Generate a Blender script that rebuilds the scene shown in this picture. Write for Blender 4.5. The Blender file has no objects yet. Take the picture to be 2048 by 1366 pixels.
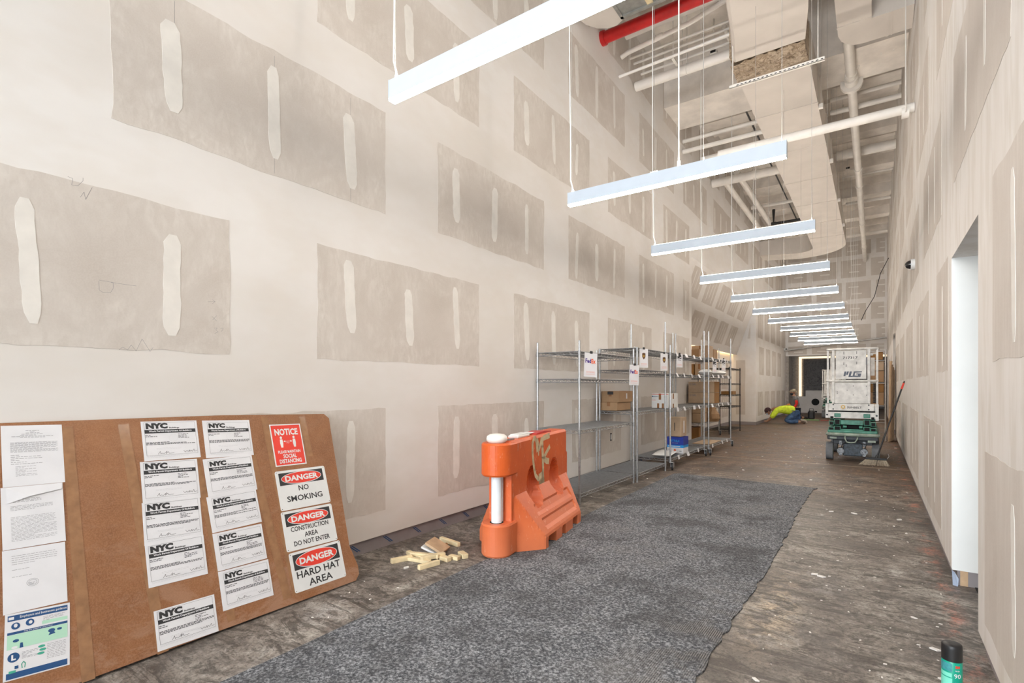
import bpy, math, random
from mathutils import Matrix, Vector, Euler, noise
R_ = math.radians
scn = bpy.context.scene
COL = scn.collection
random.seed(7)

# ------------------------------------------------------------------ camera, world, lights, exposure
YAW = math.atan2(725.0, 1034.0)
cam = bpy.data.cameras.new('camera'); cam.sensor_width = 36.0; cam.sensor_fit = 'HORIZONTAL'
cam.lens = 36.0 * 1034.0 / 2048.0
cam.shift_y = (772.0 - 683.0) / 2048.0
cam.clip_start = 0.05; cam.clip_end = 200
camo = bpy.data.objects.new('camera', cam); COL.objects.link(camo)
camo.location = (0, 0, 1.35); camo.rotation_euler = (math.pi / 2, 0, YAW)
scn.camera = camo

world = bpy.data.worlds.new('world'); scn.world = world; world.use_nodes = True
wb = world.node_tree.nodes['Background']
wb.inputs[0].default_value = (0.86, 0.93, 1.0, 1); wb.inputs[1].default_value = 1.3

def area(name, loc, rot, sx, sy, power, color, spread=math.pi):
    l = bpy.data.lights.new(name, 'AREA'); l.shape = 'RECTANGLE'; l.size = sx; l.size_y = sy
    l.energy = power; l.color = color; l.spread = spread
    o = bpy.data.objects.new(name, l); COL.objects.link(o); o.location = loc; o.rotation_euler = rot
    return o
# daylight coming in through the tall street front behind the camera
area('daylight_front', (-1.46, -8.8, 3.7), (R_(90), 0, 0), 3.6, 7.2, 720, (0.88, 0.94, 1.0))
scn.view_settings.view_transform = 'Standard'; scn.view_settings.look = 'None'
scn.view_settings.gamma = 1.0; scn.view_settings.use_curve_mapping = False
scn.view_settings.exposure = 0.84
LAMP_W = 42.0       # strength of the linear lamps' diffusers
COVE_W = 11.0
FILL_UP = 60.0  # strength of the upward glow added above the lamps for the ceiling
# daylight from the room behind the near right-hand opening
area('daylight_side_room', (1.80, 3.95, 1.2), (0, R_(90), 0), 1.8, 0.7, 1.6, (0.92, 0.97, 1.0))

# ------------------------------------------------------------------ materials
def new_mat(name):
    m = bpy.data.materials.new(name); m.use_nodes = True
    nt = m.node_tree; p = nt.nodes['Principled BSDF']
    return m, nt, p
class N:
    """tiny node builder"""
    def __init__(s, nt): s.nt = nt
    def n(s, t, **kw):
        nd = s.nt.nodes.new(t)
        for k, v in kw.items(): setattr(nd, k, v)
        return nd
    def link(s, a, b): s.nt.links.new(a, b)
    def setin(s, nd, key, val):
        if hasattr(val, 'is_linked') or hasattr(val, 'links'): s.nt.links.new(val, nd.inputs[key])
        else: nd.inputs[key].default_value = val
    def coord(s, which='Object', scale=(1, 1, 1), loc=(0, 0, 0), rot=(0, 0, 0)):
        tc = s.n('ShaderNodeTexCoord'); mp = s.n('ShaderNodeMapping')
        mp.inputs['Scale'].default_value = scale; mp.inputs['Location'].default_value = loc; mp.inputs['Rotation'].default_value = rot
        s.link(tc.outputs[which], mp.inputs['Vector']); return mp.outputs[0]
    def world(s, scale=(1, 1, 1), loc=(0, 0, 0)):
        g = s.n('ShaderNodeNewGeometry'); mp = s.n('ShaderNodeMapping')
        mp.inputs['Scale'].default_value = scale; mp.inputs['Location'].default_value = loc
        s.link(g.outputs['Position'], mp.inputs['Vector']); return mp.outputs[0]
    def noise(s, vec, scale=5, detail=4, rough=0.55, dist=0.0):
        t = s.n('ShaderNodeTexNoise'); t.inputs['Scale'].default_value = scale; t.inputs['Detail'].default_value = detail
        t.inputs['Roughness'].default_value = rough; t.inputs['Distortion'].default_value = dist
        s.link(vec, t.inputs['Vector']); return t.outputs['Fac']
    def voro(s, vec, scale=5, feature='F1', rnd=1.0):
        t = s.n('ShaderNodeTexVoronoi'); t.feature = feature; t.inputs['Scale'].default_value = scale; t.inputs['Randomness'].default_value = rnd
        s.link(vec, t.inputs['Vector']); return t.outputs[0]
    def ramp(s, fac, stops, interp='LINEAR'):
        r = s.n('ShaderNodeValToRGB'); r.color_ramp.interpolation = interp
        els = r.color_ramp.elements
        while len(els) > 1: els.remove(els[0])
        for i, (p, c) in enumerate(stops):
            if not isinstance(c, (tuple, list)): c = (c, c, c)
            e = els[0] if i == 0 else els.new(p)
            e.position = p; e.color = (*c[:3], 1)
        s.link(fac, r.inputs[0]); return r.outputs[0]
    def math(s, op, a, b=0.0, c=0.0, clamp=False):
        m = s.n('ShaderNodeMath', operation=op); m.use_clamp = clamp
        s.setin(m, 0, a); s.setin(m, 1, b)
        if op in ('MULTIPLY_ADD', 'WRAP', 'CLAMP'): s.setin(m, 2, c)
        return m.outputs[0]
    def mix(s, fac, a, b, blend='MIX'):
        m = s.n('ShaderNodeMix', data_type='RGBA', blend_type=blend)
        s.setin(m, 0, fac)
        for k, v in ((6, a), (7, b)):
            if isinstance(v, (tuple, list)): v = (*v[:3], 1)
            s.setin(m, k, v)
        return m.outputs[2]
    def bump(s, h, p, strength=0.2, dist=0.01):
        b = s.n('ShaderNodeBump'); b.inputs['Strength'].default_value = strength; b.inputs['Distance'].default_value = dist
        s.link(h, b.inputs['Height']); s.link(b.outputs[0], p.inputs['Normal'])
    def sep(s, vec):
        x = s.n('ShaderNodeSeparateXYZ'); s.link(vec, x.inputs[0]); return x.outputs
def flat(name, col, rough=0.6, metal=0.0, var=0.06, vs=8, bump=0.0, spec=None):
    m, nt, p = new_mat(name); b = N(nt)
    p.inputs['Roughness'].default_value = rough; p.inputs['Metallic'].default_value = metal
    if spec is not None: p.inputs['Specular IOR Level'].default_value = spec
    v = b.coord()
    f = b.noise(v, vs, 4)
    lo = tuple(c * (1 - var * 2) for c in col); hi = tuple(min(1, c * (1 + var * 2)) for c in col)
    b.link(b.ramp(f, [(0.3, lo), (0.7, hi)]), p.inputs['Base Color'])
    if bump: b.bump(b.noise(v, vs * 8, 3), p, bump, 0.004)
    return m
def emit(name, col, strength):
    m = bpy.data.materials.new(name); m.use_nodes = True; nt = m.node_tree
    p = nt.nodes['Principled BSDF']; p.inputs['Base Color'].default_value = (*col, 1)
    p.inputs['Emission Color'].default_value = (*col, 1); p.inputs['Emission Strength'].default_value = strength
    return m

def compound_mat(name, vertical=False):
    m, nt, p = new_mat(name); b = N(nt); p.inputs['Roughness'].default_value = 0.75; p.inputs['Specular IOR Level'].default_value = 0.25
    g = b.world((1, 1, 0.22) if vertical else (1, 0.5, 1))
    f1 = b.noise(g, 1.1, 4, 0.6); f2 = b.noise(g, 7 if vertical else 3.5, 3, 0.6)
    c = b.ramp(f1, [(0.30, (0.69, 0.655, 0.61)), (0.5, (0.745, 0.72, 0.69)), (0.7, (0.785, 0.768, 0.745))])
    s = b.ramp(f2, [(0.46, 0.0), (0.62, 0.9 if vertical else 0.35)])
    c2 = b.mix(s, c, (0.66, 0.625, 0.575) if vertical else (0.70, 0.655, 0.60))
    b.link(c2, p.inputs['Base Color'])
    b.bump(b.noise(b.world(), 30, 3), p, 0.05, 0.004)
    return m
def board_mat(name, smear=0.5, vertical=False):
    """bare plasterboard paper with dried compound smears towards the taped edges (UV runs 0..1 over the sheet)"""
    m, nt, p = new_mat(name); b = N(nt); p.inputs['Roughness'].default_value = 0.85; p.inputs['Specular IOR Level'].default_value = 0.2
    w = b.world()
    fine = b.noise(w, 120, 2); mid = b.noise(w, 2.2, 4)
    base = b.ramp(mid, [(0.3, (0.535, 0.485, 0.435)), (0.7, (0.605, 0.558, 0.510))])
    base = b.mix(b.ramp(fine, [(0.4, 0.0), (0.6, 0.25)]), base, (0.64, 0.60, 0.55))
    u = b.sep(b.coord('UV'))
    du = b.math('MULTIPLY', b.math('MINIMUM', u[0], b.math('SUBTRACT', 1.0, u[0])), 1.9)
    dv = b.math('MULTIPLY', b.math('MINIMUM', u[1], b.math('SUBTRACT', 1.0, u[1])), 1.1)
    d = b.math('MINIMUM', du, dv)
    gz = b.world((1, 1, 0.3)) if vertical else b.world((1, 1, 1))
    sm = b.noise(gz, 2.4, 6, 0.66, 1.2)
    sm2 = b.noise(b.world((1, 3.0, 1.2)) if not vertical else b.world((1, 5, .25)), 9, 4, 0.6, 0.6)
    e = b.math('MULTIPLY_ADD', d, -1.1, smear)
    f = b.math('ADD', b.math('MULTIPLY', b.math('SUBTRACT', sm, 0.5), 3.2), e)
    f = b.math('MULTIPLY', f, b.ramp(sm2, [(0.36, 0.25), (0.62, 1.0)]), clamp=True)
    f = b.math('MULTIPLY', f, 0.9)
    b.link(b.mix(f, base, (0.69, 0.65, 0.60)), p.inputs['Base Color'])
    return m
M = {}
M['compound'] = compound_mat('joint_compound')
M['compound_v'] = compound_mat('joint_compound_right', True)
M['board'] = board_mat('bare_plasterboard', 0.62)
M['board_r'] = board_mat('bare_plasterboard_right', 0.5, True)
M['board_far'] = board_mat('bare_plasterboard_far', 0.0)
M['streak'] = flat('compound_streak', (0.74, 0.715, 0.67), 0.75, var=0.03)
M['ceil'] = flat('painted_concrete', (0.76, 0.71, 0.65), 0.85, var=0.07, vs=3, bump=0.25)
M['duct'] = flat('painted_duct', (0.60, 0.55, 0.495), 0.7, var=0.03, vs=2, bump=0.06)
M['pipe'] = flat('painted_pipe', (0.75, 0.715, 0.66), 0.5, var=0.04, vs=3)
M['red'] = flat('red_pipe', (0.50, 0.010, 0.010), 0.4, var=0.08)
M['blackpipe'] = flat('black_iron', (0.02, 0.018, 0.017), 0.5)
M['cream_jamb'] = flat('white_jamb', (0.80, 0.82, 0.81), 0.7, var=0.02, vs=2)
M['lampwhite'] = flat('lamp_housing', (0.50, 0.57, 0.65), 0.45, var=0.01)
M['diffuser'] = emit('lamp_diffuser', (1.0, 0.90, 0.80), LAMP_W)
M['fill_glow'] = emit('ceiling_fill_glow', (1.0, 0.91, 0.82), FILL_UP)  # added upward fill, not a part of the lamps
M['cove'] = emit('cove_strip', (1.0, 0.74, 0.42), COVE_W * 2)
M['led_far'] = emit('far_light_strip', (1.0, 0.78, 0.52), 0.85)
M['cord'] = flat('white_cord', (0.82, 0.82, 0.80), 0.5, var=0.01)
M['cable'] = flat('steel_cable', (0.55, 0.54, 0.52), 0.4, 0.6)
M['chrome'] = flat('zinc_wire', (0.50, 0.51, 0.52), 0.32, 0.85, var=0.08, vs=30)
M['chrome_dark'] = flat('wire_shelf_metal', (0.36, 0.37, 0.38), 0.4, 0.7, var=0.08, vs=30)
M['black'] = flat('black_metal', (0.012, 0.012, 0.013), 0.45)
M['rubber'] = flat('black_rubber', (0.016, 0.017, 0.019), 0.55)
M['paper'] = flat('paper', (0.70, 0.70, 0.72), 0.7, var=0.02, vs=6)
M['ink'] = flat('ink_black', (0.03, 0.03, 0.032), 0.7, var=0.0)
M['inkgrey'] = flat('ink_grey', (0.22, 0.22, 0.23), 0.7, var=0.0)
M['inkfaint'] = flat('ink_faint', (0.58, 0.58, 0.60), 0.7, var=0.0)
M['signred'] = flat('sign_red', (0.74, 0.045, 0.025), 0.45, var=0.02)
M['signwhite'] = flat('sign_white', (0.72, 0.73, 0.72), 0.4, var=0.02)
M['orange_text'] = flat('orange_print', (0.80, 0.10, 0.01), 0.5, var=0)
M['purple_text'] = flat('purple_print', (0.06, 0.02, 0.22), 0.5, var=0)
M['brown_print'] = flat('brown_print', (0.10, 0.045, 0.015), 0.5, var=0)
M['gold_print'] = flat('gold_print', (0.62, 0.38, 0.05), 0.5, var=0)
M['navy_print'] = flat('navy_print', (0.012, 0.07, 0.20), 0.5, var=0)
M['green_print'] = flat('green_print', (0.42, 0.68, 0.52), 0.6, var=0)
M['teal_print'] = flat('teal_print', (0.05, 0.36, 0.25), 0.6, var=0)
M['tape'] = flat('packing_tape', (0.30, 0.155, 0.075), 0.18, var=0.08, vs=20)
M['wood'] = flat('pine_wood', (0.72, 0.59, 0.36), 0.7, var=0.08, vs=12)
M['ply'] = flat('plywood', (0.52, 0.36, 0.22), 0.7, var=0.08, vs=10)
M['liftwhite'] = flat('lift_white', (0.64, 0.63, 0.60), 0.5, var=0.10, vs=9)
M['liftgreen'] = flat('lift_green', (0.050, 0.215, 0.150), 0.45, var=0.16, vs=14)
M['liftdark'] = flat('lift_dark', (0.018, 0.024, 0.030), 0.5, var=0.2, vs=12)
M['lifttyre'] = flat('lift_tyre', (0.15, 0.16, 0.17), 0.8, var=0.12)
M['liftgrey'] = flat('lift_grey_green', (0.28, 0.33, 0.27), 0.5, var=0.2, vs=10)
M['dark'] = flat('dark_hollow', (0.008, 0.008, 0.008), 0.9, var=0)
M['stone'] = None

def cardboard(name, col):
    m, nt, p = new_mat(name); b = N(nt); p.inputs['Roughness'].default_value = 0.75
    v = b.coord()
    f = b.noise(v, 6, 4); g = b.noise(b.coord(scale=(60, 60, 4)), 4, 2)
    c = b.ramp(f, [(0.3, tuple(x * .88 for x in col)), (0.7, tuple(min(1, x * 1.1) for x in col))])
    b.link(b.mix(b.math('MULTIPLY', g, 0.25), c, tuple(x * .8 for x in col)), p.inputs['Base Color'])
    return m
M['card'] = cardboard('cardboard', (0.38, 0.235, 0.125))
M['card2'] = cardboard('cardboard_pale', (0.47, 0.345, 0.23))
M['card3'] = cardboard('cardboard_dark', (0.30, 0.15, 0.045))

def hardboard():
    m, nt, p = new_mat('hardboard'); b = N(nt); p.inputs['Roughness'].default_value = 0.55
    v = b.world()
    f = b.noise(v, 5, 5, 0.6); fine = b.noise(v, 160, 2)
    c = b.ramp(f, [(0.3, (0.205, 0.082, 0.030)), (0.7, (0.285, 0.122, 0.048))])
    c = b.mix(b.ramp(fine, [(0.42, 0.0), (0.62, 0.5)]), c, (0.36, 0.17, 0.08))
    # dry scuffs low down
    z = b.sep(v)[2]
    sc = b.noise(b.world((1, 1, 2.4)), 3.0, 7, 0.72, 1.0)
    s = b.ramp(sc, [(0.50, 0.0), (0.60, 0.55)])
    low = b.ramp(z, [(0.0, 1.0), (0.75, 0.15)])
    c = b.mix(b.math('MULTIPLY', s, low), c, (0.40, 0.24, 0.16))
    b.link(c, p.inputs['Base Color']); b.bump(fine, p, 0.08, 0.002)
    return m
M['hardboard'] = hardboard()

def floor_mat():
    m, nt, p = new_mat('stained_concrete'); b = N(nt)
    w = b.world(); wx = b.world((0.95, 1.05, 1))
    X, Y, Z = b.sep(w)
    f1 = b.noise(w, 0.9, 6, 0.65, 0.6); f2 = b.noise(wx, 2.6, 8, 0.74, 0.8); f3 = b.noise(w, 22, 5, 0.7); f4 = b.noise(wx, 9, 6, 0.75, 0.5)
    grey = b.ramp(f2, [(0.30, (0.075, 0.066, 0.058)), (0.42, (0.155, 0.135, 0.118)), (0.52, (0.25, 0.22, 0.19)), (0.62, (0.38, 0.35, 0.31)), (0.75, (0.50, 0.47, 0.43))])
    brown = b.ramp(f2, [(0.30, (0.070, 0.038, 0.020)), (0.45, (0.145, 0.082, 0.045)), (0.57, (0.215, 0.130, 0.075)), (0.70, (0.36, 0.245, 0.155))])
    far = b.math('MULTIPLY_ADD', b.math('ADD', Y, b.math('MULTIPLY', f1, 4.0)), 0.28, -2.35, clamp=True)
    c = b.mix(far, grey, brown)
    # dark adhesive traces
    c = b.mix(b.ramp(f4, [(0.54, 0.0), (0.62, 0.75)]), c, (0.060, 0.048, 0.040))
    # fine grain
    c = b.mix(b.ramp(f3, [(0.35, 0.55), (0.5, 0.0)]), c, (0.05, 0.042, 0.036))
    c = b.mix(b.ramp(f3, [(0.56, 0.0), (0.72, 0.5)]), c, (0.56, 0.53, 0.49))
    # plaster dust / paint flecks
    vo = b.voro(w, 9.0); msk = b.ramp(vo, [(0.03, 0.9), (0.06, 0.0)])
    c = b.mix(b.math('MULTIPLY', msk, b.ramp(b.noise(w, 2.0, 3), [(0.5, 0.0), (0.56, 1.0)])), c, (0.62, 0.60, 0.57))
    dust = b.ramp(b.noise(w, 1.7, 8, 0.78, 0.4), [(0.56, 0.0), (0.70, 0.75)])
    c = b.mix(b.math('MULTIPLY', dust, b.math('SUBTRACT', 1.0, b.math('MULTIPLY', far, 0.8))), c, (0.52, 0.50, 0.475))
    tan = b.math('SUBTRACT', 1.0, b.math('MULTIPLY', b.math('ABSOLUTE', b.math('SUBTRACT', X, -0.50)), 6.0), clamp=True)
    tny = b.math('SUBTRACT', 1.0, b.math('MULTIPLY', b.math('ABSOLUTE', b.math('SUBTRACT', Y, 3.5)), 1.1), clamp=True)
    c = b.mix(b.math('MULTIPLY', b.math('MULTIPLY', tan, tny), b.ramp(b.noise(w, 7, 7, .75, .8), [(.46, 0.0), (.56, 1.0)])), c, (.66, .53, .38))
    big = b.noise(w, 0.8, 3, 0.5)
    c = b.mix(b.ramp(big, [(0.36, 0.55), (0.50, 0.0)]), c, (0.085, 0.068, 0.055))
    # orange layout paint along the right wall
    ox = b.math('SUBTRACT', 1.0, b.math('MULTIPLY', b.math('ABSOLUTE', b.math('SUBTRACT', X, 0.37)), 10.0), clamp=True)
    on = b.ramp(b.noise(b.world((2, 1.2, 1)), 3.0, 5, 0.7), [(0.52, 0.0), (0.66, 0.60)])
    c = b.mix(b.math('MULTIPLY', ox, on), c, (0.72, 0.22, 0.13))
    # pale band where a floor joint crosses
    jb = b.math('SUBTRACT', 1.0, b.math('MULTIPLY', b.math('ABSOLUTE', b.math('ADD', b.math('SUBTRACT', Y, 10.4), b.math('MULTIPLY', X, 0.0))), 14.0), clamp=True)
    c = b.mix(b.math('MULTIPLY', jb, b.ramp(f2, [(0.35, 0.0), (0.6, 0.9)])), c, (0.50, 0.40, 0.29))
    f5 = b.noise(w, 60, 4, 0.7); f6 = b.noise(b.world((.5, 1.6, 1)), 5.5, 9, 0.8, 1.4)
    c = b.mix(b.ramp(f6, [(0.44, 0.70), (0.50, 0.0)]), c, (0.045, 0.036, 0.030))
    c = b.mix(b.ramp(f5, [(0.38, 0.5), (0.5, 0.0)]), c, (0.03, 0.026, 0.023))
    b.link(c, p.inputs['Base Color'])
    b.link(b.ramp(f2, [(0.3, 0.42), (0.7, 0.75)]), p.inputs['Roughness'])
    b.bump(b.math('ADD', f2, b.math('MULTIPLY', f3, 0.4)), p, 0.35, 0.01)
    return m
M['floor'] = floor_mat()

def carpet_mat():
    m, nt, p = new_mat('grey_carpet'); b = N(nt); p.inputs['Roughness'].default_value = 0.95; p.inputs['Specular IOR Level'].default_value = 0.15
    w = b.world(); X, Y, Z = b.sep(w)
    salt = b.voro(w, 190); n = b.noise(w, 70, 3, 0.7); big = b.noise(w, 1.6, 6, 0.65)
    c = b.ramp(n, [(0.36, (0.042, 0.046, 0.053)), (0.50, (0.125, 0.132, 0.144)), (0.64, (0.36, 0.37, 0.39))])
    c = b.mix(b.ramp(salt, [(0.18, 0.5), (0.34, 0.0)]), c, (0.34, 0.345, 0.355))
    c = b.mix(b.ramp(big, [(0.40, 0.55), (0.52, 0.0)]), c, (0.055, 0.054, 0.055))
    c = b.mix(b.ramp(big, [(0.52, 0.0), (0.72, 0.45)]), c, (0.21, 0.20, 0.19))
    # worn corduroy ribs by the torn edge, near end
    wv = b.n('ShaderNodeTexWave'); wv.wave_type = 'BANDS'; wv.bands_direction = 'X'; wv.inputs['Scale'].default_value = 30; wv.inputs['Distortion'].default_value = 1.5
    b.link(b.world((1, .35, 1)), wv.inputs['Vector'])
    edge = b.math('MULTIPLY', b.math('SUBTRACT', X, -1.15), 2.0, clamp=True)
    ny = b.math('MULTIPLY', b.math('SUBTRACT', 4.2, Y), 0.7, clamp=True)
    rib = b.math('MULTIPLY', b.math('MULTIPLY', edge, ny), b.ramp(b.noise(w, 3, 5, .7), [(0.45, 0.0), (0.6, 1.0)]))
    c = b.mix(rib, c, b.ramp(wv.outputs['Fac'], [(0.3, (0.05, 0.047, 0.045)), (0.7, (0.27, 0.255, 0.24))]))
    b.link(c, p.inputs['Base Color']); b.bump(n, p, 0.35, 0.004)
    return m
M['carpet'] = carpet_mat()

def orange_mat():
    m, nt, p = new_mat('orange_plastic'); b = N(nt); p.inputs['Roughness'].default_value = 0.42
    v = b.coord(); X, Y, Z = b.sep(v)
    f = b.noise(v, 5, 6, 0.65); fs = b.noise(b.coord(scale=(1, 1, .35)), 26, 5, 0.7)
    c = b.ramp(f, [(0.3, (0.58, 0.085, 0.012)), (0.7, (0.70, 0.125, 0.020))])
    dusty = b.math('SUBTRACT', 1.0, b.math('MULTIPLY', Z, 1.9), clamp=True)
    c = b.mix(b.math('MULTIPLY', dusty, 0.50), c, (0.72, 0.27, 0.14))
    c = b.mix(b.ramp(fs, [(0.60, 0.0), (0.72, 0.55)]), c, (0.84, 0.52, 0.38))
    c = b.mix(b.ramp(b.noise(v, 14, 6, 0.75), [(0.66, 0.0), (0.72, 0.6)]), c, (0.20, 0.07, 0.035))
    b.link(c, p.inputs['Base Color']); b.bump(b.noise(v, 60, 3), p, 0.08, 0.003)
    return m
M['orange'] = orange_mat()

def stone_mat():
    m, nt, p = new_mat('dark_stone'); b = N(nt); p.inputs['Roughness'].default_value = 0.45
    v = b.world(); f = b.noise(v, 2.2, 10, 0.72, 2.2)
    b.link(b.ramp(f, [(0.35, (0.07, 0.06, 0.055)), (0.5, (0.19, 0.165, 0.15)), (0.6, (0.10, 0.088, 0.08)), (0.75, (0.34, 0.30, 0.27))]), p.inputs['Base Color'])
    b.bump(f, p, 0.5, 0.05)
    return m
M['stone'] = stone_mat()
M['stonegrey'] = flat('grey_stone', (0.34, 0.31, 0.28), 0.6, var=0.12, vs=10)
M['basegrey'] = flat('grey_purple_board', (0.27, 0.245, 0.25), 0.7, var=0.06, vs=5)

# ------------------------------------------------------------------ mesh building helpers
def wm(o):
    m = o.matrix_basis.copy()
    while o.parent is not None:
        o = o.parent; m = o.matrix_basis @ m
    return m
class MB:
    def __init__(s, mtx=None):
        s.v = []; s.f = []; s.M = mtx or Matrix.Identity(4); s.uv = None; s.sm = []
    def add(s, vs, fs, smooth=False):
        o = len(s.v); s.v += [s.M @ Vector(p) for p in vs]
        s.f += [tuple(i + o for i in f) for f in fs]; s.sm += [smooth] * len(fs)
        return s
    def box(s, x0, x1, y0, y1, z0, z1):
        return s.add([(x0, y0, z0), (x1, y0, z0), (x1, y1, z0), (x0, y1, z0), (x0, y0, z1), (x1, y0, z1), (x1, y1, z1), (x0, y1, z1)],
                     [(0, 3, 2, 1), (4, 5, 6, 7), (0, 1, 5, 4), (1, 2, 6, 5), (2, 3, 7, 6), (3, 0, 4, 7)])
    def cbox(s, x0, x1, y0, y1, z0, z1, c=0.01):
        """box with chamfered vertical and top/bottom edges"""
        c = min(c, (x1 - x0) * .45, (y1 - y0) * .45, (z1 - z0) * .45)
        def ring(i, z): return [(x0 + i + c, y0 + i, z), (x1 - i - c, y0 + i, z), (x1 - i, y0 + i + c, z), (x1 - i, y1 - i - c, z), (x1 - i - c, y1 - i, z), (x0 + i + c, y1 - i, z), (x0 + i, y1 - i - c, z), (x0 + i, y0 + i + c, z)]
        vs = ring(c * .7, z0) + ring(0, z0 + c) + ring(0, z1 - c) + ring(c * .7, z1)
        fs = [tuple(range(7, -1, -1)), tuple(range(24, 32))]
        for k in range(3):
            for i in range(8):
                j = (i + 1) % 8; fs.append((k * 8 + i, k * 8 + j, k * 8 + 8 + j, k * 8 + 8 + i))
        return s.add(vs, fs)
    def cyl(s, p0, p1, r, n=8, r1=None, cap=True, smooth=True):
        p0 = Vector(p0); p1 = Vector(p1); d = (p1 - p0)
        if d.length < 1e-6: return s
        d.normalize(); a = Vector((0, 0, 1)) if abs(d.z) < .9 else Vector((1, 0, 0))
        e1 = d.cross(a).normalized(); e2 = d.cross(e1)
        r1 = r if r1 is None else r1; vs = []
        for p, rr in ((p0, r), (p1, r1)):
            for i in range(n):
                t = 2 * math.pi * i / n; vs.append(p + e1 * math.cos(t) * rr + e2 * math.sin(t) * rr)
        s.add(vs, [(i, i + n, (i + 1) % n + n, (i + 1) % n) for i in range(n)], smooth)
        if cap:
            s.add(vs[:n], [tuple(range(n))]); s.add(vs[n:], [tuple(range(n - 1, -1, -1))])
        return s
    def tube(s, pts, r, n=6, smooth=True):
        pts = [Vector(p) for p in pts]; rings = []; prev = None
        for i, p in enumerate(pts):
            d = (pts[min(i + 1, len(pts) - 1)] - pts[max(i - 1, 0)]).normalized()
            if prev is None:
                a = Vector((0, 0, 1)) if abs(d.z) < .9 else Vector((1, 0, 0)); e1 = d.cross(a).normalized()
            else: e1 = (prev - d * prev.dot(d)).normalized()
            prev = e1; e2 = d.cross(e1); rr = r[i] if isinstance(r, (list, tuple)) else r
            rings.append([p + e1 * math.cos(2 * math.pi * k / n) * rr + e2 * math.sin(2 * math.pi * k / n) * rr for k in range(n)])
        vs = [v for q in rings for v in q]; fs = []
        for i in range(len(pts) - 1):
            for k in range(n):
                j = (k + 1) % n; fs.append((i * n + k, (i + 1) * n + k, (i + 1) * n + j, i * n + j))
        s.add(vs, fs, smooth)
        s.add(rings[0], [tuple(range(n))]); s.add(rings[-1], [tuple(range(n - 1, -1, -1))])
        return s
    def prism(s, poly, z0, z1, axis='z'):
        """extrude a 2D polygon (counter-clockwise) along an axis"""
        f = {'z': lambda a, b, c: (a, b, c), 'y': lambda a, b, c: (a, c, b), 'x': lambda a, b, c: (c, a, b)}[axis]
        n = len(poly); vs = [f(a, b, z0) for a, b in poly] + [f(a, b, z1) for a, b in poly]
        fs = [tuple(range(n - 1, -1, -1)), tuple(range(n, 2 * n))] + [(i, (i + 1) % n, (i + 1) % n + n, i + n) for i in range(n)]
        if axis == 'y': fs = [tuple(reversed(q)) for q in fs]
        return s.add(vs, fs)
    def lathe(s, prof, n=16, c=(0, 0, 0), smooth=True):
        vs = []; fs = []
        for r, z in prof:
            for i in range(n):
                t = 2 * math.pi * i / n; vs.append((c[0] + r * math.cos(t), c[1] + r * math.sin(t), c[2] + z))
        for k in range(len(prof) - 1):
            for i in range(n):
                j = (i + 1) % n; fs.append((k * n + i, k * n + j, (k + 1) * n + j, (k + 1) * n + i))
        s.add(vs, fs, smooth)
        s.add(vs[:n], [tuple(range(n - 1, -1, -1))]); s.add(vs[-n:], [tuple(range(n))])
        return s
    def ell(s, c, r, n=12, m=8):
        prof = [(math.sin(math.pi * k / m), -math.cos(math.pi * k / m)) for k in range(m + 1)]
        vs = []; fs = []
        for a, b in prof:
            for i in range(n):
                t = 2 * math.pi * i / n; vs.append((c[0] + r[0] * max(a, .01) * math.cos(t), c[1] + r[1] * max(a, .01) * math.sin(t), c[2] + r[2] * b))
        for k in range(m):
            for i in range(n):
                j = (i + 1) % n; fs.append((k * n + i, k * n + j, (k + 1) * n + j, (k + 1) * n + i))
        return s.add(vs, fs, True)
    def mesh(s, name, mat, parent=None):
        me = bpy.data.meshes.new(name); vs = s.v
        if parent is not None:
            inv = wm(parent).inverted(); vs = [inv @ p for p in vs]
        me.from_pydata([tuple(p) for p in vs], [], s.f); me.polygons.foreach_set('use_smooth', s.sm)
        if mat is not None: me.materials.append(M[mat] if isinstance(mat, str) else mat)
        return me
    def build(s, name, mat, parent=None, **props):
        o = bpy.data.objects.new(name, s.mesh(name, mat, parent)); COL.objects.link(o); o.parent = parent
        for k, v in props.items(): o[k] = v
        return o
def build_split(mb, name, mat, parent):
    """one object per connected piece"""
    par = list(range(len(mb.v)))
    def find(a):
        while par[a] != a: par[a] = par[par[a]]; a = par[a]
        return a
    for f in mb.f:
        for q in f[1:]: par[find(q)] = find(f[0])
    groups = {}
    for i, f in enumerate(mb.f): groups.setdefault(find(f[0]), []).append(i)
    for g in groups.values():
        n = MB(); ids = {}
        for i in g:
            for q in mb.f[i]:
                if q not in ids: ids[q] = len(n.v); n.v.append(mb.v[q])
            n.f.append(tuple(ids[q] for q in mb.f[i])); n.sm.append(mb.sm[i])
        n.build(name, mat, parent)
def T(x=0, y=0, z=0): return Matrix.Translation((x, y, z))
def RX(a): return Matrix.Rotation(a, 4, 'X')
def RY(a): return Matrix.Rotation(a, 4, 'Y')
def RZ(a): return Matrix.Rotation(a, 4, 'Z')
def tag(o, label, cat, group=None):
    o['label'] = label; o['category'] = cat
    if group: o['group'] = group
    return o
def thing(name, label, cat, loc=(0, 0, 0), rz=0.0, group=None):
    o = bpy.data.objects.new(name, None); COL.objects.link(o); o.empty_display_size = .1
    o.location = loc; o.rotation_euler = (0, 0, rz); return tag(o, label, cat, group)
def struct(o, label): o['kind'] = 'structure'; o['label'] = label; return o
KIDS = {}
def copy_tree(o, parent=None):
    c = o.copy(); COL.objects.link(c); c.parent = parent
    for ch in [x for x in COL.objects if x.parent is o]: copy_tree(ch, c)
    return c
_tc = {}
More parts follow.
